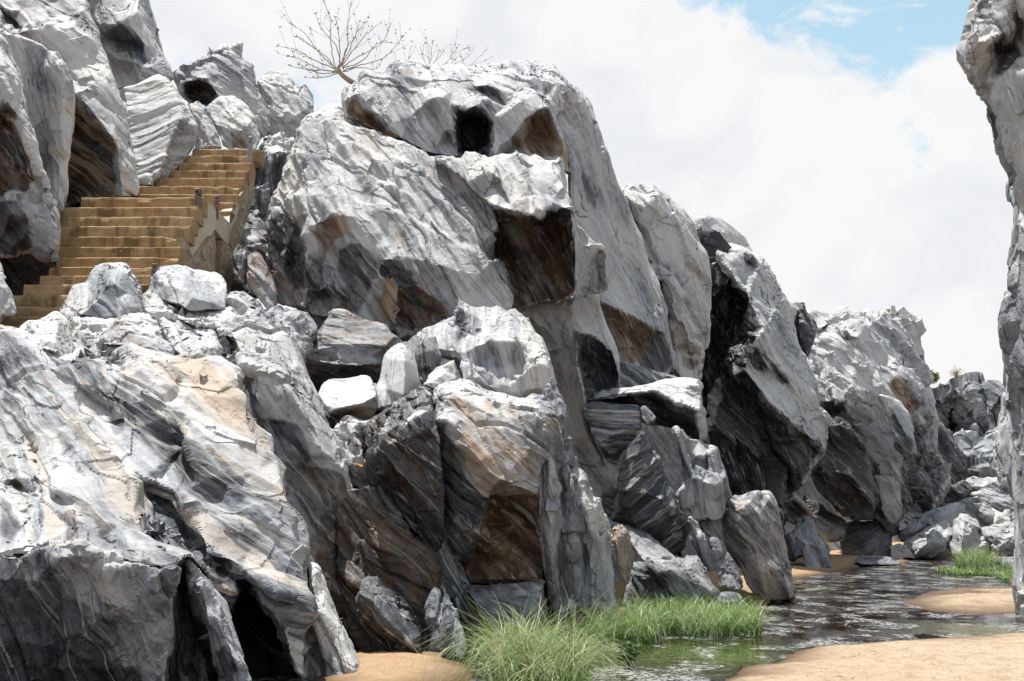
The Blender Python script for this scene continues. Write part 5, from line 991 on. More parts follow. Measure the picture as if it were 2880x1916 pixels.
rock('rock_wall', 'tall pale rock wall with ragged ledge and black striped underside', 'rock', 'A', 24.2,
     '-600,-400,3.4 590,-400,3.2 570,-100,2.7 590,0,2.4 615,60,2.2 640,130,2 665,190,1.8 680,230,1.7 700,310,1.6 720,370,1.5 740,440,1.35 762,500,1.2 800,610,1.1 850,750,.9 880,860,.8 900,980,.7 925,1100,.6 942,1180,.5 955,1350,.4 900,1362,.4 840,1365,.4 770,1362,.4 690,1365,.8 600,1368,1 450,1430,1.2 400,1300,1.2 300,900,1.3 100,300,1.6 -600,250,2.4',
     '505,640,.2 530,660,.1 600,730,-.05 690,855,-.2 740,905,-.2 775,945,-.2 805,1010,-.1 825,1150,0 830,1250,.05 850,1350,.1; 520,800,1.3 600,930,1.3 680,1000,1.1 760,1080,.8; 500,1000,1.5 600,1150,1.4 700,1200,1.1 770,1250,.7; 520,1350,1.5 650,1330,1.2; 0,205,1.4 60,240,1.2 140,220,1.1 230,205,1.1 300,215,1 340,165,1 380,175,1 440,230,.9 450,190,.9 500,175,.95 550,225,.9 620,260,1; 60,80,1.8 140,70,1.9 280,60,1.9 340,110,1.8; 0,60,2 100,130,2.2 140,200,2; 480,110,1.7 560,100,1.7 600,150,1.6; 500,90,1.9; 500,400,.8 600,450,.7 620,550,.5 660,560,.2 690,700,.0 695,830,-.2; 510,570,.5 600,530,.4 650,540,.25; 730,600,.4 800,850,.2 850,1100,.2', th=2.5, a=36, sc=.7, am=.08, lg=.03, fr=.02, tone=.12, rust=.1, vx=.62, crack=.03,
     pt=((.75, .92, '505,650 600,745 690,870 780,960 800,1020 790,1150 800,1330 760,1362 470,1425 400,1300 470,1000', .9), (.75, .35, '505,690 540,690 690,870 790,970 790,1060 700,980 600,860 500,760'), (.4, .78, '0,55 60,75 110,140 150,205 100,235 0,190 -200,100'), (.15, .5, '480,110 540,95 600,130 660,220 600,240 520,170')))
rock('rock_wall', 'highest pale rock shoulder on the skyline at the upper left', 'rock', 'A', 28.5,
     '550,-500,2 990,-500,2.2 1000,-150,2 1020,0,1.8 1040,60,1.7 1062,130,1.6 1085,210,1.5 1105,300,1.4 1130,400,1.2 1160,460,1.1 1195,545,1 1120,570,.6 1000,650,.4 880,720,.2 780,640,.3 700,500,.7 600,200,1.4',
     '670,190,.4 740,175,.3 830,165,.2 880,120,.2 945,82,.4; 860,170,.15 930,215,.2 1000,310,.5 1040,420,.6; 700,260,.9 820,300,.8 930,330,.8; 720,345,.3 770,375,.2 820,420,.15 870,370,.15 910,360,.1 965,415,.1; 780,450,.6 880,460,.5; 900,430,.0 970,440,-.05 1040,460,.2 1095,505,.5; 870,490,.3 950,570,.1', th=2.5, a=55, sc=.8, am=.07, lg=.02, fr=.04, tone=.15, rust=.1, vx=.7, pt=((.2, .5, '690,220 830,180 900,220 1000,330 1040,430 950,400 800,330'),))
rock('rock_slab', 'leaning white wrinkled slab beside the upper steps', 'rock', 'A', 26.2,
     '850,605,1.4 900,590,1.5 930,588,1.5 1000,550,1.6 1100,512,1.8 1140,530,1.7 1180,560,1.6 1215,620,1.5 1250,690,1.4 1290,745,1.35 1330,810,1.3 1358,870,1.25 1355,920,1.2 1340,980,1.2 1280,1085,1 1230,1170,.9 1190,1230,.8 1120,1295,.5 1060,1290,.2 1000,1300,0 950,1270,-.1 930,1150,.1 900,1000,.4 880,900,.7 870,800,.9',
     '1110,560,1.5 1200,640,1.2 1250,760,.8 1240,830,.6 1190,920,.4 1160,1000,.25 1130,1090,.05 1090,1200,-.15 1050,1270,-.25; 940,1000,.5 1000,1150,.1; 900,760,1 1050,760,1 1150,800,.8; 1250,860,.9 1200,1050,.7 1120,1230,.3', th=1.5, a=-22, sc=.5, am=.035, lg=.03, fr=.02, tone=.02, rust=.08, vx=.6, crack=.04, pt=((.15, .3, '1250,830 1300,810 1355,880 1340,980 1190,1230 1060,1280 1130,1110 1180,950'),))  # patch paints the shaded right facet greyer
rock('rock_peak', 'horned grey peak standing on the skyline above the stairs', 'rock', 'A', 34,
     '1195,520,.4 1240,490,.5 1300,465,.7 1390,440,1 1400,400,1.2 1450,345,1.5 1500,308,1.7 1560,305,1.8 1600,320,1.8 1640,293,1.9 1665,300,1.9 1675,340,1.8 1668,390,1.7 1700,410,1.7 1745,450,1.6 1760,520,1.5 1785,600,1.4 1815,750,1.2 1865,910,1 1800,970,.7 1600,960,.3 1450,900,.2 1310,740,.2 1250,640,.3',
     '1250,590,.2 1300,560,.1 1420,540,.2 1490,640,.1 1500,680,.0; 1300,680,1 1360,620,1 1430,670,.8; 1390,460,.7 1450,440,.6 1520,520,.5; 1500,340,1.3 1600,400,1.1 1640,480,.9 1580,600,.5; 1340,510,.5 1450,560,.3; 1700,600,.9 1750,800,.6', th=2.5, a=35, sc=.7, am=.12, lg=.02, fr=.10, tone=.22, rust=.08, vx=.65, crack=.06, pt=((.4, .82, '1250,600 1300,570 1420,545 1490,650 1430,725 1310,725'),))
rock('rock', 'sunlit blunt rock with brown foot at the head of the stairs', 'rock', 'A', 31.8,
     '1425,740,.6 1470,700,.9 1540,663,1.2 1600,660,1.3 1640,680,1.2 1700,740,1 1745,800,.8 1785,950,.4 1760,1030,.1 1600,1035,0 1540,1000,.1 1500,920,.3 1460,840,.4', '1600,700,.8 1620,850,.2 1590,890,0 1600,1020,.1; 1700,880,.2 1760,960,.3', th=1.5, a=50, sc=.5, am=.06, fr=.03, tone=.08, rust=.15, vx=.7, pt=((.6, .32, '1590,900 1700,880 1770,1000 1750,1035 1605,1030'),))
rock('rock', 'narrow rust-edged rock leaning left of the blunt rock', 'rock', 'A', 30.8,
     '1300,740,.6 1320,715,.8 1360,700,.9 1410,720,.9 1440,755,.8 1470,850,.6 1510,935,.4 1535,1025,.2 1400,1035,0 1330,1035,0 1345,950,.2 1345,850,.4', '1360,760,.5 1400,850,.2 1450,1000,0; 1340,790,.3', th=1.2, a=62, sc=.35, am=.06, lg=.03, fr=.03, tone=.2, rust=.35, vx=.7)
rock('rock_peak', 'pale weathered double peak behind the top of the stairs', 'rock', 'A', 36.5,
     '1775,580,.8 1810,560,1 1840,520,1.2 1880,497,1.4 1930,505,1.5 1980,530,1.5 2010,560,1.4 2042,595,1.3 2080,585,1.5 2105,590,1.5 2135,660,1.3 2160,755,1.1 2140,800,.9 2090,860,.7 2040,950,.4 1940,960,.1 1860,930,.1 1830,800,.4', '1850,600,.7 1960,650,.5 2040,800,.3; 1900,540,1 1980,620,.8; 2050,680,.7 2100,760,.5; 1880,760,.3 1980,850,.1', th=2, a=48, sc=.6, am=.09, lg=.03, fr=.07, tone=.1, rust=.12, vx=.7)
rock('rock', 'low bright rocks on the crest between the double peak and the cliff', 'rock', 'A', 31.5,
     '2030,960,.2 2080,860,.6 2130,800,.9 2200,765,1.1 2280,735,1.3 2352,712,1.4 2420,740,1.3 2500,800,1 2450,900,.6 2250,960,.3 2100,1010,.1', '2150,850,.5 2280,830,.6', th=2, a=45, sc=.5, am=.09, fr=.05, tone=.06, rust=.15, vx=.75)
rock('rock_block', 'dark jointed blocks with white top in the cleft right of the stairs', 'rock', 'A', 29.2,
     '1800,1020,.9 1830,960,1.3 1870,925,1.5 1940,930,1.6 2030,940,1.6 2040,1040,1.2 1970,1150,.8 1960,1280,.6 1900,1400,.4 1870,1560,.2 1850,1750,0 1720,1750,0 1740,1300,.4 1760,1100,.6', '1820,1035,.6 1900,1060,.5 1990,1050,.8; 1830,1150,.4 1830,1350,.3; 1900,1100,.5 1900,1300,.3', th=2, a=85, sc=.55, am=.03, lg=.01, fr=.14, tone=.6, rust=.06, vx=.7, crack=.08,
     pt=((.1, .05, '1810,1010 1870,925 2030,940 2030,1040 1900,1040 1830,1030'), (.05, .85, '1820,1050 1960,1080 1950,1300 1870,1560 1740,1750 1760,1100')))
rock('rock', 'slate-dark smooth block in the shade at the foot of the masonry pier', 'rock', 'J', 23.2,
     '365,470,.3 400,430,.5 450,410,.6 500,370,.7 530,420,.7 535,520,.6 520,680,.4 515,780,.2 440,790,.1 370,760,.1', '440,450,.3 450,740,.0', th=.8, a=80, sc=.4, am=.03, tone=.8, rust=.05, vx=.75)
rock('rock', 'wrinkled brown slab lying up the gully beside the stairway', 'rock', 'J', 22.8,
     '540,560,.6 580,430,1 620,400,1.1 680,440,1.1 730,540,.9 760,620,.8 820,740,.7 845,800,.6 840,960,.4 850,1080,.1 760,1060,0 680,960,.1 600,880,.2 540,780,.3 520,680,.4', '620,480,.6 680,640,.4 760,800,.2 800,980,.05; 580,650,.4 650,840,.2', th=1, a=56, sc=.3, am=.05, lg=.05, fr=.02, tone=.36, rust=.45, vx=.7)
rock('rock', 'rough rocks choking the gully below the wrinkled slab', 'rock', 'J', 20.8,
     '300,900,1 400,860,1.3 500,900,1.3 600,960,1.2 700,1080,1 840,1080,1.1 900,1060,1.3 1000,1060,1.4 1120,1080,1.4 1220,1180,1.2 1300,1280,1 1240,1460,.6 1180,1620,.2 1060,1600,.1 960,1420,.2 840,1280,.3 740,1150,.4 600,1040,.5 450,1040,.6 300,1060,.6', '860,1200,.3 980,1120,.7 1100,1200,.5; 900,1250,.1 1020,1380,.1 1120,1500,0; 1000,1200,.6 1150,1400,.3; 540,1000,.8 700,1150,.5', th=1.4, a=58, sc=.3, am=.07, lg=.05, fr=.04, tone=.32, rust=.22, vx=.65)
rock('rock', 'dark rounded gully rocks with dry leaves below the black cleft', 'rock', 'J', 25.5,
     '430,260,.2 480,190,.6 600,170,.9 760,200,.9 800,300,.8 860,420,.6 860,560,.3 780,660,.1 740,560,.1 700,430,.2 600,400,.2 520,380,.1 440,360,.1', '560,260,.4 700,300,.3; 780,400,.3 820,520,.1', th=1.2, a=40, sc=.35, am=.08, fr=.03, tone=.62, rust=.2, vx=.8)
rock('rock_wall', 'low grey rock at the very left beside the lowest steps', 'rock', 'S', 18.6,
     '-250,960,.6 -20,960,.5 0,985,.5 15,1050,.4 30,1120,.35 80,1190,.3 105,1260,.25 120,1340,.2 110,1372,.15 60,1372,.1 15,1400,.1 10,1440,.1 -20,1460,.1 -250,1500,.1', '0,1150,.1 15,1360,-.05', th=1, a=60, sc=.4, am=.03, tone=.22, rust=.05, vx=.7)
rock('rock', 'added back wall of the low cave, painted shade-black, between the jutting rock and the steps', 'rock', 'S', 22.6,  # fills the cave gap; the dark tone paints its shade
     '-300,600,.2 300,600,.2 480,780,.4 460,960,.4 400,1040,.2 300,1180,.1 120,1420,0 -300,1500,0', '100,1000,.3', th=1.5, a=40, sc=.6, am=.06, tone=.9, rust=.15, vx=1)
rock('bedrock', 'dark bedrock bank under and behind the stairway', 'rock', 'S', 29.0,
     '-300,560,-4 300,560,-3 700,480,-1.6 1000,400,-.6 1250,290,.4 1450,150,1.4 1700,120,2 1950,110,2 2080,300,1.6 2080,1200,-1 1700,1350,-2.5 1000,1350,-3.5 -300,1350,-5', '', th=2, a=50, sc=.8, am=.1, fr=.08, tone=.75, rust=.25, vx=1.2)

def sand_debris():
    rng = np.random.default_rng(5)
    V, F = [], []
    for t, poly, n in (('I', '300,1560 620,1450 900,1365 1600,1310 2340,1270 2340,1560', 900), ('I', '1700,990 1900,950 2320,945 2320,1080 1900,1090', 260), ('H', '150,1400 690,1400 850,1450 800,1560 150,1560', 160)):
        P = [on_ground(t, x, y, .12) for x, y, _ in pts(poly)]
        wp = [(a.x, a.y) for a in P]
        dep = bpy.context.evaluated_depsgraph_get()
        k = 0
        xs = [a[0] for a in wp]; ys = [a[1] for a in wp]
        while k < n:
            x, y = rng.uniform(min(xs), max(xs)), rng.uniform(min(ys), max(ys))
            if not inside(np.array([x]), np.array([y]), wp)[0]: continue
            hit, loc, nrm, idx = SAND.ray_cast(Vector((x, y, 5)), Vector((0, 0, -1)))
            k += 1
            if not hit: continue
            s = rng.uniform(.003, .010)*(2.2 if rng.random() < .05 else 1)
            o = len(V); ang = rng.uniform(0, 6.28); L = rng.uniform(1, 2.8)
            c, d = math.cos(ang), math.sin(ang)
            for px, py, pz in ((-L, 0, 0), (0, -1, .1), (L, 0, 0), (0, 1, .1), (.1, 0, .9)):
                V.append((loc.x + s*(px*c - py*d), loc.y + s*(px*d + py*c), loc.z - .002 + s*pz*.8))
            F += [(o, o + 1, o + 4), (o + 1, o + 2, o + 4), (o + 2, o + 3, o + 4), (o + 3, o, o + 4)]
    me = bpy.data.meshes.new('sand_debris'); me.from_pydata(V, [], F); me.update()
    TRIS[0] += len(F)
    tag(link('sand_debris', me, M_DEBRIS), 'scattered dark bits of twig and grit lying on the pale sand', 'debris', None, 'stuff')
M_DEBRIS = plain('grit', (.19, .13, .075), (.28, .21, .14), 20.0, .9, .1, .2)
SAND = bpy.data.objects['sand_bed']
sand_debris()
rock('rock', 'shaded grey rock filling the gap behind the big brown-stained boulder', 'rock', 'E', 24.3,
     '-330,600,.6 -250,540,.9 -100,540,.9 60,640,.8 120,800,.5 120,1100,0 -200,1150,0 -330,900,.2', '-200,700,.4 -50,800,.2', th=1.5, a=50, sc=.5, am=.08, tone=.55, rust=.25, vx=.8)
# ------------------------------------------------------------------ stairway
random.seed(4)

def prism(name, poly, thick, mat, parent, origin, sub=0.12, rough=0.0, seed=0, push=None):
    """solid plate: polygon of world points, thickness pushed back from the viewer, edges roughened"""
    c = sum(poly, Vector())/len(poly)
    nrm = Vector()
    for i in range(len(poly)):
        nrm += (poly[i] - c).cross(poly[(i + 1) % len(poly)] - c)
    nrm.normalize()
    if nrm.dot(Vector((0, CAM_H*0, 0)) + (Vector((0, 0, CAM_H)) - c)) < 0: nrm = -nrm; poly = poly[::-1]
    back = push if push is not None else -nrm*thick
    bm = bmesh.new()
    a = [bm.verts.new(p - origin) for p in poly]
    b = [bm.verts.new(p + back - origin) for p in poly]
    f = bm.faces.new(a)
    bm.faces.new(b[::-1])
    n = len(a)
    for i in range(n):
        j = (i + 1) % n
        bm.faces.new((a[j], a[i], b[i], b[j]))
    bmesh.ops.recalc_face_normals(bm, faces=bm.faces)
    bmesh.ops.triangulate(bm, faces=bm.faces[:])
    for _ in range(6):
        lg = [e for e in bm.edges if e.calc_length() > sub]
        if not lg: break
        bmesh.ops.subdivide_edges(bm, edges=lg, cuts=1)
        bmesh.ops.triangulate(bm, faces=bm.faces[:])
    if rough:
        bm.normal_update()
        v = np.array([q.co[:] for q in bm.verts]) + np.array(origin)
        d = rough*(fbm(v*4, seed, 3) + .6*fbm(v*14, seed + 5, 2))
        for q, k in zip(bm.verts, d): q.co += q.normal*float(k)
    me = bpy.data.meshes.new(name); bm.to_mesh(me); bm.free()
    TRIS[0] += len(me.polygons)
    return link(name, me, mat, parent)

def make_step(pl, pr, rise, run, parent, origin, seed, chip=0.0):
    """one cast step: rounded worn nosing, pitted riser; pl and pr are the ends of its front top edge"""
    nx = max(14, int((pr - pl).length/0.045))
    prof = [(0.02, -rise - .05), (0.0, -rise*.72), (0.0, -rise*.4), (0.0, -0.055), (0.008, -0.022), (0.03, -0.004), (0.07, 0.0), (run*.6, 0.0), (run + .12, 0.0), (run + .12, -rise - .05)]
    verts = []; faces = []
    k = len(prof)
    P0 = np.array([np.array(pl) + (np.array(pr) - np.array(pl))*i/(nx - 1) for i in range(nx)])
    e1 = vnoise(P0*np.array((2.2, 1, 1)), seed); e2 = vnoise(P0*np.array((9, 1, 1)), seed + 3); e3 = np.maximum(0, vnoise(P0*np.array((4.5, 1, 1)), seed + 9) - .35)
    for i in range(nx):
        for j, (dy, dz) in enumerate(prof):
            nose = 1.0 if 3 <= j <= 6 else 0.0
            wear = 0.005*e1[i] + 0.005*e2[i]
            y = dy - (0.012*vnoise(np.array([[P0[i][0]*5, dz*9, seed]]), 7)[0] if 1 <= j <= 4 else 0) + nose*e3[i]*0.035
            z = dz + nose*(wear - e3[i]*0.03) + (0.4*wear if j in (7, 8) else 0)
            if chip and i > nx*.86:
                q = (i - nx*.86)/(nx*.14); z -= nose*chip*q; y += nose*chip*q*.8
            verts.append((P0[i][0] - origin[0], P0[i][1] + y - origin[1], P0[i][2] + z - origin[2]))
    for i in range(nx - 1):
        for j in range(k):
            a, b = i*k + j, i*k + (j + 1) % k
            faces.append((a, a + k, b + k, b))
    faces.append(tuple(range(k))); faces.append(tuple((nx - 1)*k + j for j in reversed(range(k))))
    me = bpy.data.meshes.new('step'); me.from_pydata(verts, [], faces); me.update()
    bm = bmesh.new(); bm.from_mesh(me); bmesh.ops.recalc_face_normals(bm, faces=bm.faces); bm.to_mesh(me); bm.free()
    TRIS[0] += len(me.polygons)*2
    return link('step', me, M_CONC, parent)

def stone_mesh(seed, mat):
    bm = bmesh.new(); bmesh.ops.create_icosphere(bm, subdivisions=2, radius=1)
    v = np.array([q.co[:] for q in bm.verts]); d = .25*vnoise(v*1.3 + seed*5, seed)
    for q, k in zip(bm.verts, d):
        q.co *= 1 + float(k)
        for ax in range(3): q.co[ax] = max(-.75, min(.75, q.co[ax]))
    me = bpy.data.meshes.new('stone'); bm.to_mesh(me); bm.free(); me.materials.append(mat)
    return me

def build_stairs():
    lower = [(470, 618, 1545), (545, 468, 1512), (618, 415, 1472), (690, 430, 1442), (768, 430, 1345), (847, 430, 1372), (925, 430, 1340), (1000, 375, 1330), (1064, 305, 1300), (1132, 180, 1300), (1212, 85, 1280), (1298, 70, 1200), (1372, 10, 1100), (1450, -60, 1000), (1530, -160, 900)]
    upper = [(572, 1600, 1752), (508, 1560, 1776), (447, 1015, 1806), (385, 1055, 1802), (323, 1190, 1852), (265, 1300, 1888), (208, 1362, 1908), (152, 1410, 1905), (103, 1462, 1975)]
    Y0 = 22.9
    origin = at('S', 1000, 1100, 20.5)
    origin.z -= 2.2
    root = tag(empty('staircase', origin), 'old tan concrete stairway with worn steps climbing left between the rocks', 'staircase')
    info = []
    for i, (y, xl, xr) in enumerate(lower):
        Yi = Y0 - 0.27*i
        info.append((at('S', xl, y + 1, Yi), at('S', xr, y - 1 if i else y, Yi), .27, .07 if i in (4, 6) else 0))
    for i, (y, xl, xr) in enumerate(upper):
        Yi = 24.9 + 0.36*i
        info.append((at('S', xl, y, Yi), at('S', xr, y, Yi), .36, .06 if i in (3,) else 0))
    for k, (a, b, run, chip) in enumerate(info):
        if k < len(lower) - 1: rise = a.z - info[k + 1][0].z
        elif k == len(lower) - 1 or k == len(lower): rise = .25
        else: rise = a.z - info[k - 1][0].z
        make_step(a, b, max(.12, rise), run, root, origin, 30 + k*7, chip)
    W = lambda s: [at('S', x, y, Y) for x, y, Y in pts(s)]
    # landing behind the top of the lower flight
    prism('landing', W('640,473,23.2 1500,473,23.2 1640,515,25.0 1000,515,25.0'), .4, M_CONC, root, origin, .3, .004, 3, Vector((0, 0, -.5)))
    prism('plaster_wall', W('1540,474,23.05 1590,518,23.4 1640,566,23.75 1700,624,24.25 1742,666,24.6 1748,600,24.95 1772,545,25.3 1806,508,25.7 1814,560,25.65 1798,640,25.4 1752,730,24.9 1738,838,24.6 1690,790,24.2 1634,716,23.6 1606,772,23.45 1575,768,23.3 1540,812,23.1 1505,860,22.95 1462,925,22.6 1437,860,22.35 1436,700,22.5 1466,625,22.7 1500,552,22.85'), .22, M_PLASTER, root, origin, .16, .006, 11)
    prism('masonry_pier', W('1468,920,22.75 1510,855,23.0 1575,775,23.35 1606,778,23.5 1634,730,23.65 1634,1060,23.6 1468,1060,22.7'), .5, M_RUBBLE, root, origin, .10, .03, 21)
    prism('masonry_pier', W('1692,800,24.1 1738,842,24.5 1772,890,24.7 1770,1040,24.6 1752,1210,24.5 1700,1210,24.1 1680,1000,24.0'), .7, M_RUBBLE, root, origin, .10, .03, 22)
    prism('niche_wall', W('1630,720,24.3 1700,790,24.6 1700,1220,24.5 1630,1220,24.3'), .3, M_RUBBLE, root, origin, .12, .03, 23)
    prism('rubble_edge', W('1345,775,21.9 1442,790,22.3 1464,930,22.7 1468,1060,22.75 1380,1060,22.0 1372,920,21.9 1340,850,21.85'), .4, M_RUBBLE, root, origin, .07, .045, 24)
    prism('side_wall', W('1808,480,25.8 1850,430,26.3 1890,300,26.9 1925,230,27.5 1946,280,27.7 1930,440,27.3 1880,640,26.4 1830,800,25.7 1772,890,25.0 1745,800,24.9 1760,720,25.0 1805,620,25.6'), .5, M_RUBBLE, root, origin, .12, .03, 25)
    # stones bedded in the rubble
    protos = [stone_mesh(k, M_PALESTONE) for k in range(4)]
    spots = '1500,960,22.95,5 1545,900,23.1,9 1550,935,23.15,8 1520,1000,23,5 1600,830,23.45,6 1590,900,23.4,5 1490,910,22.9,4 1610,960,23.5,6 1570,1000,23.3,5 1690,930,24.1,6 1720,980,24.3,5 1700,1050,24.1,6 1740,1080,24.5,5 1710,1140,24.2,5 1730,900,24.4,5 1400,830,22.1,6 1385,880,22.0,5 1430,870,22.3,6 1450,960,22.6,7 1420,930,22.3,5 1400,980,22.1,5 1760,1130,24.6,4 1745,1000,24.5,4 1850,560,26,8 1870,480,26.5,7 1830,690,25.7,8 1800,780,25.3,6 1900,380,27,7'
    for w_ in spots.split():
        x, y, Y, r = [float(q) for q in w_.split(',')]
        o = link('stone', protos[random.randrange(4)], None, root, at('S', x, y, Y) - origin)
        s = r*2.2*Y/(FPX*2.7028)
        o.scale = (s*random.uniform(.7, 1.1), s*.8, s*random.uniform(.8, 1.6))
        o.rotation_euler = (0, random.uniform(-.4, .4), random.uniform(-.5, .5))
    # stubs of the old railing
    def post(x0, x1, yb, yt, Y, mat, bolts, lab=None):
        b0, b1 = at('S', x0, yb, Y), at('S', x1, yb, Y)
        h = at('S', x0, yt, Y).z - b0.z
        wd = b1.x - b0.x; t = .016
        bm = bmesh.new()
        prof = [(0, 0), (wd, 0), (wd, t), (t, t), (t, wd*.9), (0, wd*.9)]
        lo = [bm.verts.new((x, y, -.15)) for x, y in prof]; hi = [bm.verts.new((x, y, h + (.012*math.sin(9*x/wd)))) for x, y in prof]
        bm.faces.new(lo[::-1]); bm.faces.new(hi)
        for i in range(6):
            bm.faces.new((lo[i], lo[(i + 1) % 6], hi[(i + 1) % 6], hi[i]))
        bmesh.ops.recalc_face_normals(bm, faces=bm.faces)
        bmesh.ops.bevel(bm, geom=bm.edges[:], offset=.003, segments=1, affect='EDGES')
        me = bpy.data.meshes.new('rail_post'); bm.to_mesh(me); bm.free()
        o = link('rail_post', me, mat, root, b0 - origin)
        if lab: o['label'] = lab
        o.rotation_euler = (0, random.uniform(-.03, .03), random.uniform(-.1, .1))
        for (u, v) in bolts:
            bm = bmesh.new(); bmesh.ops.create_cone(bm, cap_ends=True, segments=10, radius1=wd*.17, radius2=wd*.13, depth=.012)
            me = bpy.data.meshes.new('bolt'); bm.to_mesh(me); bm.free()
            q = link('bolt', me, M_BOLT, o, (wd*u, -.007, h*v)); q.rotation_euler = (math.pi/2, 0, 0)
    post(1480, 1534, 470, 408, 22.75, M_STEEL, [(.35, .6), (.7, .2)])
    post(1624, 1663, 585, 462, 23.75, M_STEEL, [(.5, .85), (.45, .55), (.5, .25)])
    post(1882, 1918, 152, 14, 27.4, M_GREYSTEEL, [(.5, .88), (.45, .72)], 'grey steel post stub at the top of the stairs')
    post(1144, 1192, 1145, 978, 20.4, M_STEEL, [(.45, .85), (.5, .6), (.45, .35)], 'dark rusted post stub by the lumpy boulder')
M_PALESTONE = plain('bedded_stone', (.46, .44, .42), (.36, .34, .33), 5.0, .85, .4, .3)
build_stairs()

# ------------------------------------------------------------------ plants
def blades(name, label, cat, mat, bases, hmin, hmax, wid, lean, seed, kind='stuff', segs=6):
    rng = np.random.default_rng(seed)
    n = len(bases)
    b = np.array([tuple(p) for p in bases])
    c0 = b.mean(0)
    h = rng.uniform(hmin, hmax, n)*(0.75 + 0.35*rng.random(n))
    az = rng.uniform(0, 2*np.pi, n)
    out = b[:, :2] - c0[:2]; out /= (np.abs(out).max() + 1e-6)
    dirx = np.cos(az)*.8 + out[:, 0]*1.1; diry = np.sin(az)*.8 + out[:, 1]*.6
    L = np.hypot(dirx, diry) + 1e-6; dirx /= L; diry /= L
    bend = rng.uniform(.25, 1.0, n)**1.3*lean
    ph = rng.uniform(0, np.pi, n)
    wx, wy = np.cos(ph), np.sin(ph)
    V = np.zeros((n, segs + 1, 2, 3)); A = np.zeros((n, segs + 1, 2, 4)); A[..., 3] = 1
    rnd = rng.random(n)
    for k in range(segs + 1):
        t = k/segs
        th = bend*1.9*t*t          # the blade arches over under its own weight
        r = h*(t*np.sin(th*.75) + .10*t); z = h*t*(np.cos(th*.62))
        px = b[:, 0] + dirx*r; py = b[:, 1] + diry*r; pz = b[:, 2] + np.maximum(z, .01 if k else 0)
        w = wid*(1 - t**1.6)*(.8 + .4*rnd) + .0007
        V[:, k, 0] = np.stack((px - wx*w, py - wy*w, pz), 1); V[:, k, 1] = np.stack((px + wx*w, py + wy*w, pz), 1)
        A[:, k, :, 0] = t; A[:, k, :, 1] = rnd[:, None]
    V = V.reshape(-1, 3) - c0
    base = (np.arange(n)*(segs + 1)*2)[:, None]
    q = np.concatenate([np.array([[2*k, 2*k + 1, 2*k + 3, 2*k + 2]]) + base for k in range(segs)], 0)
    me = bpy.data.meshes.new(name)
    me.vertices.add(len(V)); me.loops.add(q.size); me.polygons.add(len(q))
    me.vertices.foreach_set('co', V.astype(np.float32).ravel()); me.loops.foreach_set('vertex_index', q.astype(np.int32).ravel())
    me.polygons.foreach_set('loop_start', np.arange(0, q.size, 4, dtype=np.int32))
    me.polygons.foreach_set('use_smooth', np.ones(len(q), bool))
    me.update(calc_edges=True)
    set_attr(me, 'blade', 'FLOAT_COLOR', A.reshape(-1, 4))
    TRIS[0] += len(q)*2
    return tag(link(name, me, mat, None, Vector(c0)), label, cat, None, kind)

def scatter(t, poly, n, seed, tuft=0, spread=.10):
    P = [(x, y) for x, y, _ in pts(poly)]
    W = [on_ground(t, x, y, .03) for x, y in P]
    wp = [(p.x, p.y) for p in W]
    rng = np.random.default_rng(seed)
    x0, x1 = min(p[0] for p in wp), max(p[0] for p in wp); y0, y1 = min(p[1] for p in wp), max(p[1] for p in wp)
    res = []
    while len(res) < n:
        m_ = n*3
        if tuft:
            tc = np.stack((rng.uniform(x0, x1, tuft), rng.uniform(y0, y1, tuft)), 1)
            k = rng.integers(0, tuft, m_)
            x = tc[k, 0] + rng.normal(0, spread, m_); y = tc[k, 1] + rng.normal(0, spread, m_)
        else:
            x = rng.uniform(x0, x1, m_); y = rng.uniform(y0, y1, m_)
        ok = inside(x, y, wp)
        res += [(a, c, 0.02) for a, c in zip(x[ok], y[ok])]
    return res[:n]

blades('grass_clump', 'big arching clump of long green grass at the bottom edge of the stream bank', 'grass', M_GRASS,
       scatter('H', '1000,1590 1200,1500 1400,1475 1560,1480 1680,1530 1720,1600 1700,1700 1500,1790 1050,1790', 1900, 1, 30, .13), .38, .95, .0044, 1.5, 11)
blades('grass_clump', 'wide bed of short bright green grass beside the dark stream', 'grass', M_REED,
       scatter('H', '1960,1300 2050,1180 2300,1120 2560,1115 2800,1140 2900,1190 2890,1255 2700,1270 2300,1275 2050,1330', 4000, 2, 70, .12), .2, .56, .0046, 1.2, 12)
blades('grass_clump', 'thin dark green grass standing in the shade of the pillar foot', 'grass', M_REED,
       scatter('H', '1700,1290 1900,1200 2080,1180 2060,1290 1900,1340 1740,1360', 700, 3, 30, .12), .3, .62, .0045, .6, 13)
blades('grass_clump', 'far tuft of green grass on the small islet before the boulder pile', 'grass', M_REED,
       scatter('I', '1860,770 1950,735 2080,730 2180,760 2250,800 2200,832 2050,836 1900,810', 1300, 4, 26, .25), .30, .8, .007, .9, 14, segs=4)
blades('water_weed', 'low bright green weed mat spreading round the far grass tuft', 'weed', M_REED,
       scatter('I', '1735,800 1800,785 1900,800 2100,800 2300,785 2340,830 2250,870 2320,900 2240,900 2150,840 1900,840 1740,815', 2600, 5, 90, .3), .06, .18, .016, 1.0, 15, segs=3)
blades('grass_clump', 'sparse grass sprigs on the sand beside the standing stone', 'grass', M_REED,
       scatter('I', '230,1000 300,975 400,1000 420,1040 300,1050', 220, 6, 9, .06), .2, .45, .004, .6, 16)

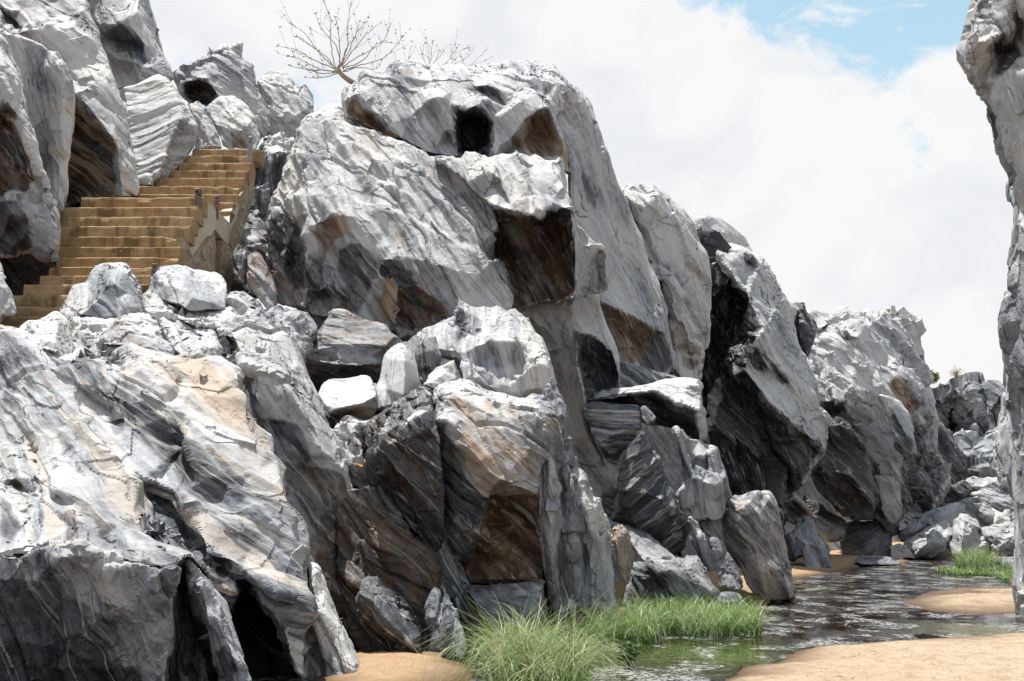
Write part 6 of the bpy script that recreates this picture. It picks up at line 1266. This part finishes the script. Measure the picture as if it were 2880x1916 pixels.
def tube(paths, name, mat, parent, origin, sides=5):
    """paths: list of lists of (point, radius); one mesh"""
    V, F = [], []
    for path in paths:
        n = len(path)
        for i, (p, r) in enumerate(path):
            d = (path[min(i + 1, n - 1)][0] - path[max(i - 1, 0)][0]).normalized()
            u = d.cross(Vector((.3, 1, .2))).normalized(); w = d.cross(u)
            for k in range(sides):
                a = 2*math.pi*k/sides
                q = p + (u*math.cos(a) + w*math.sin(a))*r - origin
                V.append(q[:])
        o = len(V) - n*sides
        for i in range(n - 1):
            for k in range(sides):
                F.append((o + i*sides + k, o + i*sides + (k + 1) % sides, o + (i + 1)*sides + (k + 1) % sides, o + (i + 1)*sides + k))
        F.append(tuple(o + k for k in reversed(range(sides)))); F.append(tuple(o + (n - 1)*sides + k for k in range(sides)))
    me = bpy.data.meshes.new(name); me.from_pydata(V, [], F); me.update()
    me.polygons.foreach_set('use_smooth', np.ones(len(me.polygons), bool))
    TRIS[0] += len(F)*2
    return link(name, me, mat, parent)

def leaf_mesh(name, spots, size, mat, parent, origin, rng):
    V, F = [], []
    for p in spots:
        s = size*rng.uniform(.6, 1.3)
        a = Vector((rng.uniform(-1, 1), rng.uniform(-1, 1), rng.uniform(-.3, 1))).normalized()
        b = a.cross(Vector((rng.uniform(-1, 1), rng.uniform(-1, 1), rng.uniform(-1, 1)))).normalized()
        q = p - origin; o = len(V)
        V += [(q)[:], (q + a*s*.5 + b*s*.28)[:], (q + a*s)[:], (q + a*s*.5 - b*s*.28)[:]]
        F.append((o, o + 1, o + 2, o + 3))
    me = bpy.data.meshes.new(name); me.from_pydata(V, [], F); me.update()
    TRIS[0] += len(F)*2
    return link(name, me, mat, parent)

def spline(P, n=7):
    out = []
    Q = [P[0]] + P + [P[-1]]
    for i in range(1, len(Q) - 2):
        for k in range(n):
            t = k/n
            a, b, c, d = Q[i - 1], Q[i], Q[i + 1], Q[i + 2]
            out.append(.5*((2*b) + (c - a)*t + (2*a - 5*b + 4*c - d)*t*t + (3*b - a - 3*c + d)*t**3))
    out.append(P[-1])
    return out

def shrub(label, Y, trunk, limbs, r0, seed, twigs=3, group=None):
    rng = random.Random(seed)
    tp = [at('Z', x, y, Y + d) for x, y, d in pts(trunk)]
    root = tag(empty('bare_shrub', tp[0]), label, 'shrub', group)
    org = tp[0]
    tr = spline(tp)
    tube([[(p, r0*(.95 - .5*i/len(tr))) for i, p in enumerate(tr)]], 'trunk', M_BARK, root, org, 7)
    buds, thin = [], []
    for lb in limbs:
        P = [at('Z', x, y, Y + d) for x, y, d in pts(lb)]
        P = [P[0]] + [p + Vector((rng.gauss(0, .05), rng.gauss(0, .08), rng.gauss(0, .045))) for p in P[1:-1]] + [P[-1]]
        S = spline(P)
        S = [p + Vector((rng.uniform(-1, 1), rng.uniform(-1, 1), rng.uniform(-1, 1)))*.012 for p in S]
        n = len(S)
        tube([[(p, r0*.16*(1 - .86*i/n) + .0025) for i, p in enumerate(S)]], 'branch', M_BARK, root, org, 5)
        for _ in range(twigs):
            i = rng.randrange(n//3, n - 1)
            d = (S[min(i + 2, n - 1)] - S[i]).normalized()
            u = Vector((rng.uniform(-1, 1), rng.uniform(-1, 1), rng.uniform(-.1, 1))).normalized()
            ln = rng.uniform(.15, .55)
            e = [S[i] + (d*.6 + u*.8)*ln*t + Vector((0, 0, .18*ln*t*t)) for t in (0, .35, .7, 1)]
            thin.append([(p, .0042*(1 - .5*k/3)) for k, p in enumerate(e)])
            buds += [e[-1], e[2]]
        buds += [S[-1], S[-1]] + [S[rng.randrange(n//2, n)] for _ in range(3)]
    if thin: tag(tube(thin, 'twigs', M_TWIG, root, org, 4), kind='stuff')
    tag(leaf_mesh('leaf_buds', buds*2, .055, M_LEAF, root, org, rng), kind='stuff')
    return root

shrub('bare pale-barked shrub with gnarled stem on the cliff crest against the sky', 29.5,
      '836,204,.5 812,190,.3 794,178,.1 782,166 779,156 785,147',
      ['776,160 765,130 756,80 752,45 747,4', '784,148 795,110 801,60 808,10', '774,158 740,125 705,82 668,55', '774,160 720,140 680,122 640,106', '776,163 730,150 690,140 662,131',
       '776,166 745,158 715,148 690,150,.2', '784,150 800,120 820,85 839,52', '786,152 812,122 845,85 876,52', '788,156 820,140 860,110,.2 880,85 899,58', '790,162 830,150 875,130 905,110 926,84',
       '790,166 820,158 850,150 880,138', '782,150 776,110 780,70 770,40', '772,160 745,135 720,110 682,82', '786,152 790,115 815,80 828,50', '778,168 760,175 735,180 700,178', '775,166 740,168 700,160 665,150', '784,150 770,100 740,60 727,30', '788,158 830,135 868,108 900,98'],
      .085, 3, 4)
shrub('sparse twiggy shrub barely rising over the summit block of the cliff', 33,
      '985,195 985,170 988,158', ['985,160 975,140 968,110', '986,160 983,135 980,100', '988,160 992,130 996,95', '990,160 1000,140 1012,115', '990,160 1030,150 1042,130 1046,104', '990,160 1060,152 1068,130 1082,110', '990,160 1040,155 1075,145 1105,128 1124,110',
       '990,160 940,150 945,130 946,108', '988,160 1010,150 1030,140 1046,118', '990,160 1020,155 1055,140 1080,128', '986,160 930,158 918,140 908,126'], .05, 8, 2)

def far_tree(name, label, x, y, w, h, Y, leafy, seed):
    rng = random.Random(seed)
    base = at('N', x, y, Y)
    sx = w*Y/(FPX*2.24); sz = h*Y/(FPX*2.24)
    root = tag(empty(name, base), label, 'tree')
    tube([[(base, .09*sz), (base + Vector((.05*sx, 0, .25*sz)), .07*sz), (base + Vector((0, 0, .5*sz)), .04*sz)]], 'trunk', M_BARK, root, base, 6)
    br, lv = [], []
    for _ in range(26):
        a = rng.uniform(0, 2*math.pi); e = rng.uniform(.1, 1.2)
        d = Vector((math.cos(a)*math.cos(e)*sx*.55, math.sin(a)*math.cos(e)*sx*.55, math.sin(e)*sz*.75))
        s = base + Vector((0, 0, rng.uniform(.15, .5)*sz))
        br.append([(s, .022*sz), (s + d*.5 + Vector((0, 0, .05*sz)), .014*sz), (s + d, .006*sz)])
        for _ in range(60 if leafy else 7):
            lv.append(s + d*rng.uniform(.35, 1.05) + Vector((rng.gauss(0, .09)*sx, rng.gauss(0, .09)*sx, rng.gauss(0, .08)*sz)))
    tube(br, 'branches', M_BARK, root, base, 4)
    leaf_mesh('crown', lv, .13*sz if leafy else .09*sz, M_BUSH, root, base, rng)
far_tree('bushy_tree', 'small yellow-green leafy tree on the far rim beside the buttress', 325, 292, 62, 72, 86, True, 5)
far_tree('bare_tree', 'small brown almost leafless tree on top of the distant cliff', 470, 272, 105, 86, 86, False, 6)

def weed():
    rng = random.Random(9)
    b = on_ground('H', 1985, 1480, 0.0)
    root = tag(empty('water_plant', b), 'small dark green leafy plant standing in the stream by the grass', 'plant')
    paths, spots = [], []
    for k in range(7):
        a = rng.uniform(0, 6.28); L = rng.uniform(.2, .36)
        d = Vector((math.cos(a)*.35, math.sin(a)*.35, 1)).normalized()
        paths.append([(b, .006), (b + d*L*.5, .005), (b + d*L, .003)])
        spots += [b + d*L*rng.uniform(.35, 1.05) + Vector((rng.gauss(0, .025), rng.gauss(0, .025), 0)) for _ in range(26)]
    tube(paths, 'stems', M_WEED, root, b, 4)
    leaf_mesh('leaves', spots, .075, M_WEED, root, b, rng)
weed()

rock('rock', 'small pale broken rock on the sand behind the grass bed', 'rock', 'I', 21.4,
     '235,1010,0 245,965,.2 300,955,.3 350,945,.4 395,965,.3 405,1010,.1 380,1035,0 280,1035,0', '260,975,.1 350,965,.15', th=.4, a=20, sc=.25, am=.03, fr=.02, tone=.45, rust=.2, vx=.7)

def dry_leaves():
    rng = random.Random(12)
    for (t, x, y, Y) in (('J', 740, 250, 25), ('J', 735, 370, 25), ('J', 715, 350, 25), ('J', 800, 660, 24.6), ('J', 820, 655, 24.6), ('E', 60, 1480, 16.6), ('E', 100, 1510, 16.6), ('E', 110, 1640, 16.6)):
        bm = bmesh.new()
        s = .085
        v = [bm.verts.new(p) for p in ((-s, 0, .01), (-.3*s, -.5*s, .025), (.5*s, -.4*s, .02), (s, 0, .03), (.5*s, .4*s, .015), (-.3*s, .5*s, 0), (0, 0, 0))]
        for k in range(6): bm.faces.new((v[k], v[(k + 1) % 6], v[6]))
        me = bpy.data.meshes.new('dry_leaf'); bm.to_mesh(me); bm.free()
        o = link('dry_leaf', me, M_DRY, None, at(t, x, y, Y))
        o.rotation_euler = (rng.uniform(.3, 1.2), rng.uniform(-.5, .5), rng.uniform(0, 6))
        tag(o, 'curled orange-brown dry leaf caught among the gully rocks', 'leaf', 'dry leaves in the gully')
dry_leaves()
print('TRIS', TRIS[0])
